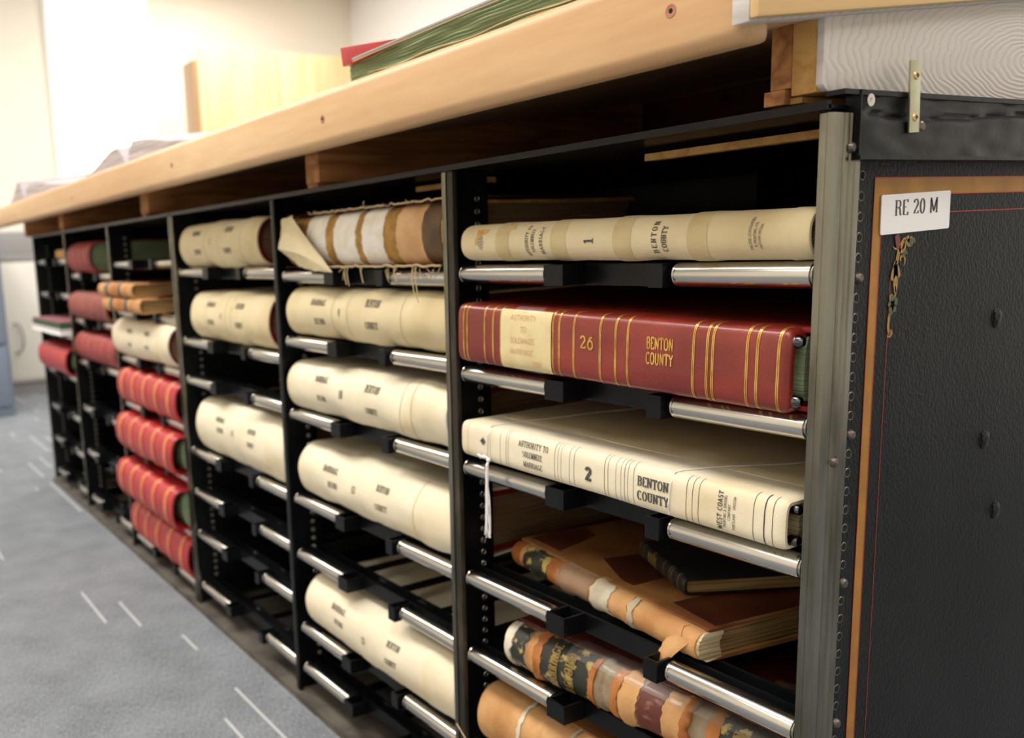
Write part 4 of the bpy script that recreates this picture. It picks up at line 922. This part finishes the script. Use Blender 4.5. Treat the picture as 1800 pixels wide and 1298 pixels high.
# --- tan suede ledger at the bottom
L = .43; sp = Spine(L, .085, .34, .034, 2.1, wob=.0016, seed=31, bands=[(-.10, .006, .0012), (-.02, .008, .0012), (.07, .006, .0012)])
T = thing('worn_ledger', 'tan suede ledger with pale cord bands, lowest in the nearest bay', 'ledger', (-.255, .006, .1625), math.radians(1))
obj('cover', shell(sp, .0035, nx=50), M['tan'], T, smooth=True, angle=55)
obj('page_block', pageblock(sp, .004, .005, .014), M['pagesbrown'], T, smooth=True, angle=30)
bm = prism([(-.08, .034), (L/2, .034), (L/2, .33), (-.08, .33)], 'Z', .085, .0875); obj('leather_patch', bm, M['calf'], T, bevel=.0008)
bm = bmesh.new()
for x in (-.132, -.052, .04): strip(bm, sp, x-.003, x+.003, off=.0012, na=30, nx=3, rag=.002, ragx=.003)
obj('cord_band', bm, M['greypaper'], T, smooth=True)

# ================================================================== second bay : marriage records
jacket_ledger('cream canvas marriage record numbered 9, directly below the torn ledger', -.992, -.517, .6965, .083, .000, b=.034, n=2.0, seed=41, wob=.003,
   words=[('MARRIAGE', -.120, .016, .0095, 'u'), ('RECORD', -.116, -.016, .0095, 'u'), ('9', -.044, .0, .012, 'u'), ('BENTON', .052, .018, .0105, 'u'), ('COUNTY', .052, -.014, .0095, 'u')], lines=(-.07, -.02, .13))
jacket_ledger('cream canvas marriage record numbered 10, third down beside the red ledger 26 bay', -1.000, -.518, .5645, .087, -.004, b=.036, n=2.0, seed=42, wob=.004, tone='canvas_white',
   words=[('MARRIAGE', -.110, .018, .0095, 'u'), ('RECORD', -.112, -.015, .0085, 'u'), ('10', -.036, .0, .012, 'u'), ('BENTON', .052, .018, .0105, 'u'), ('COUNTY', .052, -.014, .0085, 'u')], lines=(.13, .16))
jacket_ledger('cream canvas marriage record numbered 12, above the empty rollers of the second bay', -.970, -.512, .4070, .098, -.004, b=.040, n=2.0, seed=43, wob=.004, tone='canvas_white',
   words=[('MARRIAGE', -.110, .018, .0095, 'u'), ('RECORD', -.100, -.006, .0085, 'u'), ('12', -.030, .0, .011, 'u'), ('BENTON', .052, .018, .0095, 'u'), ('COUNTY', .052, -.010, .0085, 'u')], lines=(.14,))
jacket_ledger('sagging cream canvas marriage record, lowest in the second bay', -.962, -.512, .1600, .100, -.006, b=.042, n=2.0, seed=44, wob=.003, sag=.006, tone='canvas_white',
   words=[('MARRIAGE', -.110, .022, .0095, 'u'), ('RECORD', -.104, .000, .0085, 'u'), ('13', -.020, .0, .011, 'u'), ('BENTON', .062, .020, .0095, 'u'), ('COUNTY', .062, -.006, .0085, 'u')])
# torn ledger with its spine showing
L = .470; sp = Spine(L, .082, .34, .026, 2.1, wob=.0012, seed=51)
T = thing('torn_ledger', 'torn ledger with canvas ripped off, white strips showing across its bare spine', 'ledger', (-.750, .002, .8175), math.radians(0))
obj('spine_scrim', shell(sp, .004, nx=40), M['burlap'], T, smooth=True, angle=50)
obj('page_block', pageblock(sp, .004, .006, .014), M['pagesshade'], T, smooth=True, angle=30)
sect_book(T, sp, [(-.150, -.086, 'stripwhite', .0016, -.92, .92, 'paper_strip'), (-.058, .008, 'stripwhite', .0016, -.93, .93, 'paper_strip'), (.028, .086, 'stripwhite', .0016, -.93, .93, 'paper_strip'), (.120, .184, 'palecalf', .0016, -.93, .95, 'leather_strip'), (.186, .226, 'browndk', .0012, -.9, .9, 'leather_strip')])
bm = bmesh.new()
def ragged(z0, y0, y1, amp, off):
    g = []
    for i in range(91):
        x = -L/2+L*i/90; r_ = amp*noise.noise(Vector((x*60, z0*50, off)))
        g.append([bm.verts.new((x, y0+r_, z0+amp*.6*noise.noise(Vector((x*90, 2, off))))), bm.verts.new((x, y1, z0))])
    for a, b in zip(g, g[1:]): bm.faces.new((a[0], b[0], b[1], a[1]))
ragged(.084, .004, .33, .008, 1); ragged(.0865, .010, .33, .01, 3); ragged(-.001, .000, .3, .006, 5); obj('ragged_board', bm, M['maroon'], T, smooth=True)
bm = bmesh.new()   # ripped canvas flap folded over the head of the spine
P_ = {'a': (-.238, -.004, .080), 'b': (-.182, -.010, .086), 'c': (-.168, -.016, .080), 'd': (-.050, -.010, -.010), 'e': (-.100, -.014, -.007), 'f': (-.165, -.010, .001), 'g': (-.200, -.010, .016), 'h': (-.226, -.008, .026), 'i': (-.240, -.004, .052), 'j': (-.216, -.022, .030), 'k': (-.190, -.024, .060), 'm': (-.125, -.024, .020)}
vv = {k: bm.verts.new(p) for k, p in P_.items()}
for f in ('aki', 'abk', 'bck', 'ckm', 'cmd', 'dme', 'emf', 'fmg', 'gmj', 'gjh', 'hji', 'ijk', 'jmk'): bm.faces.new([vv[c] for c in f])
bmesh.ops.subdivide_edges(bm, edges=bm.edges[:], cuts=3, use_grid_fill=True)
for v_ in bm.verts: v_.co += Vector((0, .003*noise.noise(v_.co*60), .002*noise.noise(v_.co*90+Vector((3, 3, 3)))))
obj('canvas_flap', bm, M['canvas'], T, smooth=True, angle=25)
bm = bmesh.new()
for i in range(34):
    x = -.14+.37*random.random(); z = random.choice((.083, -.002, -.002)); l = .006+.016*random.random()**2
    p = Vector((x, -.002+.004*random.random(), z)); s_ = 1 if z > .05 else -1
    tube([p, p+Vector((.004*random.uniform(-1, 1), -.003, s_*l*.3)), p+Vector((.008*random.uniform(-1, 1), -.004, s_*l*(.5 if s_ > 0 else 1)))], .0006, 5, bm)
for x, l in ((.165, .05), (.172, .044), (.12, .022), (-.02, .028), (-.012, .03), (.03, .025)): tube([(x, -.004, -.002), (x+.006, -.010, -.3*l), (x+.012, -.012, -.7*l), (x+.015+.008*(l > .046), -.012, -l)], .0008, 5, bm)
tube([(-.15+.38*i/40, -.004+.004*noise.noise(Vector((i*.7, 1, 1))), -.001+.004*noise.noise(Vector((i*.9, 5, 1)))) for i in range(41)], .0017, 6, bm)
tube([(-.13+.36*i/40, .004+.004*noise.noise(Vector((i*.7, 1, 7))), .085+.004*noise.noise(Vector((i*.9, 5, 4)))) for i in range(41)], .0014, 6, bm)
obj('frayed_thread', bm, M['thread'], T, smooth=True)
T_ = obj('loose_straw', tube([(-.497, -.012, .185), (-.44, -.014, .150), (-.395, -.012, .118)], .0009, 6), M['thread'], None); tag(T_, 'loose strand of straw leaning across the bottom rollers of the nearest bay', 'straw')

# ================================================================== third bay
jacket_ledger('cream canvas ledger, topmost in the bay left of the torn ledger', -1.512, -1.095, .8175, .093, -.002, b=.034, n=2.0, seed=61,
   words=[('MARRIAGE', -.105, .022, .0095, 'u'), ('RECORD', -.100, -.018, .0095, 'u'), ('7', -.020, .0, .011, 'u') if '7' in GL else ('1', -.02, 0, .011, 'u'), ('BENTON', .068, .024, .0105, 'u'), ('COUNTY', .068, -.018, .0095, 'u')], lines=(-.06, .02, .13))
jacket_ledger('cream canvas ledger, second down in the bay left of the torn ledger', -1.475, -1.068, .6610, .104, -.002, b=.038, n=2.0, seed=62,
   words=[('MARRIAGE', -.085, .024, .0095, 'u'), ('RECORD', -.080, -.014, .0095, 'u'), ('8', -.020, .0, .011, 'u'), ('BENTON', .068, .024, .0105, 'u'), ('COUNTY', .068, -.014, .0095, 'u')], lines=(-.11, .0, .03))
jacket_ledger('cream canvas ledger above the empty rollers in the third bay from the near end', -1.488, -1.034, .4015, .122, -.002, b=.042, n=2.0, seed=63, tone='canvas_white',
   words=[('MARRIAGE', -.085, .026, .0095, 'u'), ('RECORD', -.080, .004, .0095, 'u'), ('11', -.010, .008, .011, 'u'), ('BENTON', .078, .024, .0095, 'u'), ('COUNTY', .078, -.002, .0085, 'u')])

# ================================================================== far cabinet
jacket_ledger('cream canvas ledger above the red ones in the far cabinet', -2.068, -1.600, .5800, .102, -.020, b=.040, n=2.0, seed=71, tone='canvas_white',
   words=[('MARRIAGE', -.070, .02, .0095, 'u'), ('RECORD', -.070, -.016, .0085, 'u'), ('BENTON', .078, .02, .0095, 'u'), ('COUNTY', .078, -.014, .0085, 'u')])
G = 'bright red ledgers of the far cabinet'
leather_ledger('bright red gilt-banded ledger, top of the four below the cream one', -2.062, -1.583, .4500, .092, -.018, group=G)
leather_ledger('bright red gilt-banded ledger, second of the four below the cream one', -2.060, -1.590, .3210, .096, -.034, group=G)
leather_ledger('bright red gilt-banded ledger, third of the four, jutting furthest out', -2.062, -1.592, .1850, .100, -.042, group=G)
leather_ledger('bright red gilt-banded ledger, lowest of the four near the floor', -2.060, -1.592, .0570, .098, -.012, group=G)
for (lab, x0, x1, z0, t, y0, cov) in (('small tan half-bound ledger with dark labels, upper of the pair', -2.060, -1.750,   .7466, .035, -.050, 'calf'), ('small tan half-bound ledger with dark labels, lower of the pair', -2.040, -1.700, .7080, .037, -.048, 'calf')):
    L = x1-x0; sp = Spine(L, t, .34, .014, 2.2, bands=[(-L*.3, .01, .0012), (0, .01, .0012), (L*.3, .01, .0012)], wob=.001, seed=z0)
    T = thing('half_bound_ledger', lab, 'ledger', ((x0+x1)/2, y0, z0), 0, 'tan half-bound ledgers')
    obj('cover', shell(sp, .003, nx=30), M['tan'], T, smooth=True, angle=50)
    obj('page_block', pageblock(sp, .010, .004, .010), M['pagesbrown'], T, smooth=True, angle=30)
    obj('board', prism([(-L/2, .05), (L/2+.001, .05), (L/2+.001, .341), (-L/2, .341)], 'Z', t-.0005, t+.0008), M['calfdark'], T)
    sect_book(T, sp, [(-L*.27, -L*.17, 'ink', .0006, -.95, .95, 'title_label'), (L*.12, L*.2, 'ink', .0006, -.95, .95, 'title_label'), (-L*.15, L*.1, 'tanorange', .0005, -.95, .95, 'leather_wrap')])
plain_book('green cloth ledger pushed deep into the top of the far cabinet, right bay', (-1.80, .16, .8395), 0, .36, .3, .075, 'pagesgreen', 'pagesgreen', None, (), 0, 'ledger', 'green_ledger')
M['redmid'] = mat('faded_red_cloth', lin(160, 62, 58), .5, col2=lin(142, 48, 46), nscale=15, bump=.3, bscale=400)
leather_ledger('faded red ledger with green page edges, top of the far middle bay', -2.552, -2.275, .8065, .092, -.012, D=.34, group='faded red ledgers of the far middle bay', cover='redmid', nb=4, gild=None, b=.04, dy=.012)
leather_ledger('faded red ribbed ledger, second down in the far middle bay', -2.592, -2.135, .6625, .082, -.012, D=.34, group='faded red ledgers of the far middle bay', cover='redmid', nb=6, gild='inksoft', bh=.003, b=.034)
leather_ledger('plain faded red ledger, third down in the far middle bay', -2.578, -2.110, .5265, .088, -.006, D=.34, group='faded red ledgers of the far middle bay', cover='redmid', nb=6, gild=None, bh=.002, b=.036)
leather_ledger('bright red ledger with hollow spine in the last bay at the far end', -3.075, -2.640, .4565, .096, -.030, D=.34, cover='redbright', nb=4, gild=None, b=.034, bh=.001)
def flat_book(label, x0, x1, y0, D, z0, t, cover, edge, nm):
    T = thing(nm, label, 'book', ((x0+x1)/2, y0, z0)); L = x1-x0
    bm = bx(-L/2, L/2, 0, D, 0, .003); bx(-L/2, L/2, 0, D, t-.003, t, bm); bx(-L/2, -L/2+.003, 0, D, .003, t-.003, bm); obj('cover', bm, M[cover], T, bevel=.0008)
    obj('page_block', bx(-L/2+.004, L/2-.004, .003, D-.004, .003, t-.003), M[edge], T)
flat_book('flat white-edged book under the maroon and green one, jutting from the far end', -3.080, -2.625, -.040, .30, .6000, .018, 'wallwhite', 'white', 'flat_book')
flat_book('flat maroon book with dark green edges on the white one at the far end', -3.075, -2.630, -.038, .30, .6185, .026, 'pinkcover', 'greenedge', 'flat_book')
plain_book('small gilt-brown book in the top of the last bay at the far end', (-2.70, -.0, .855), 0, .13, .2, .028, 'tan', 'pagesbrown', None, (), 0, 'book', 'small_book')

# ================================================================== things on the counter
RX = math.atan(SL)
tz = lambda y: zt(y)+.057
T = thing('open_binder', 'open green-edged ledger with red corner and steel rod near the counter edge', 'ledger', (-.66, -.046, 1.0590), 0, None, RX)
bm = bmesh.new(); NL = 18; rows = []
for i in range(61):
    x = -.0+.66*i/60; row = []
    for j in range(NL+1):
        f = j/NL; zz = .0005+(.029+.006*min(1, x*4))*f
        yy = .004*math.sin(x*9+f*2)*f+(.0022 if j % 2 else 0)+.002*noise.noise(Vector((x*18, f*7, 1)))
        row.append(bm.verts.new((x+.004*(1-f), yy, zz+.0015*noise.noise(Vector((x*24, f*2, 3)))*(f > 0))))
    row.append(bm.verts.new((x, .22, .030+.006*min(1, x*4)))); rows.append(row)
for a, b in zip(rows, rows[1:]):
    for j in range(NL+1): bm.faces.new((a[j], b[j], b[j+1], a[j+1]))
a = rows[0]; bm.faces.new([bm.verts.new(v.co) for v in a]+[bm.verts.new((0, .22, .0005))]); bm.faces.new([bm.verts.new(v.co) for v in rows[-1]]+[bm.verts.new((.66, .22, .0005))])
obj('page_block', bm, M['pagesgreen'], T, smooth=True, angle=20)
bm = bmesh.new()
for k in range(3): tube([(.06+.6*i/50, -.0035-.001*k, .002+.004*k+.0016*math.sin(i*.5+k)+.004*max(0, (i-10)/50)) for i in range(51)], .0008, 5, bm)
obj('deckled_edge', bm, M['pages'], T, smooth=True)
rodp = [(.036+.62*i/20, -.010, .0325+.007*i/20) for i in range(21)]
obj('steel_rod', tube(rodp, .0026, 10), M['chrome'], T, smooth=True)
bm = bmesh.new(); prism([(-.004, .030), (.030, .0302), (.13, .033), (.13, .039), (-.004, .055)], 'Y', -.004, .20, bm)
obj('red_cover', bm, M['redbright'], T, bevel=.0015)
obj('black_cover', prism([(.04, .0395), (.65, .046), (.65, .0485), (.04, .042)], 'Y', .03, .22), M['black'], T)
def open_book(label, x0, x1, xm, y, hl, hr, group='open books on the reading counter'):
    """book lying open: two page swells either side of the gutter"""
    T = thing('open_book', label, 'book', (xm, y, tz(y)+.0006), 0, group, RX)
    for s, xe, h in ((-1, x0, hl), (1, x1, hr)):
        bm = bmesh.new(); w_ = abs(xe-xm); prof = []
        for i in range(17):
            f = i/16; u = s*(.004+w_*f)
            zz = h*(min(1, f/.12)**.6)*(1-f)**.7*(1+.2*math.sin(f*6))+.004
            prof.append((u, zz))
        bt = [(s*w_+s*.004, .002), (s*.004, .002)]
        prism(prof+bt, 'Y', 0, .30, bm)
        obj('page_block', bm, M['pagesgrey'], T, smooth=True, angle=40)
    obj('cover', bx(x0-xm-.008, x1-xm+.008, -.003, .305, 0, .0022), M['pinkcover'], T, bevel=.0007)
open_book('open book with curling grey pages, nearest of those far along the counter', -2.18, -1.25, -1.74, -.035, .047, .047)
open_book('open book with steep dark pages at the far end of the counter', -3.31, -2.24, -3.00, -.035, .070, .048)
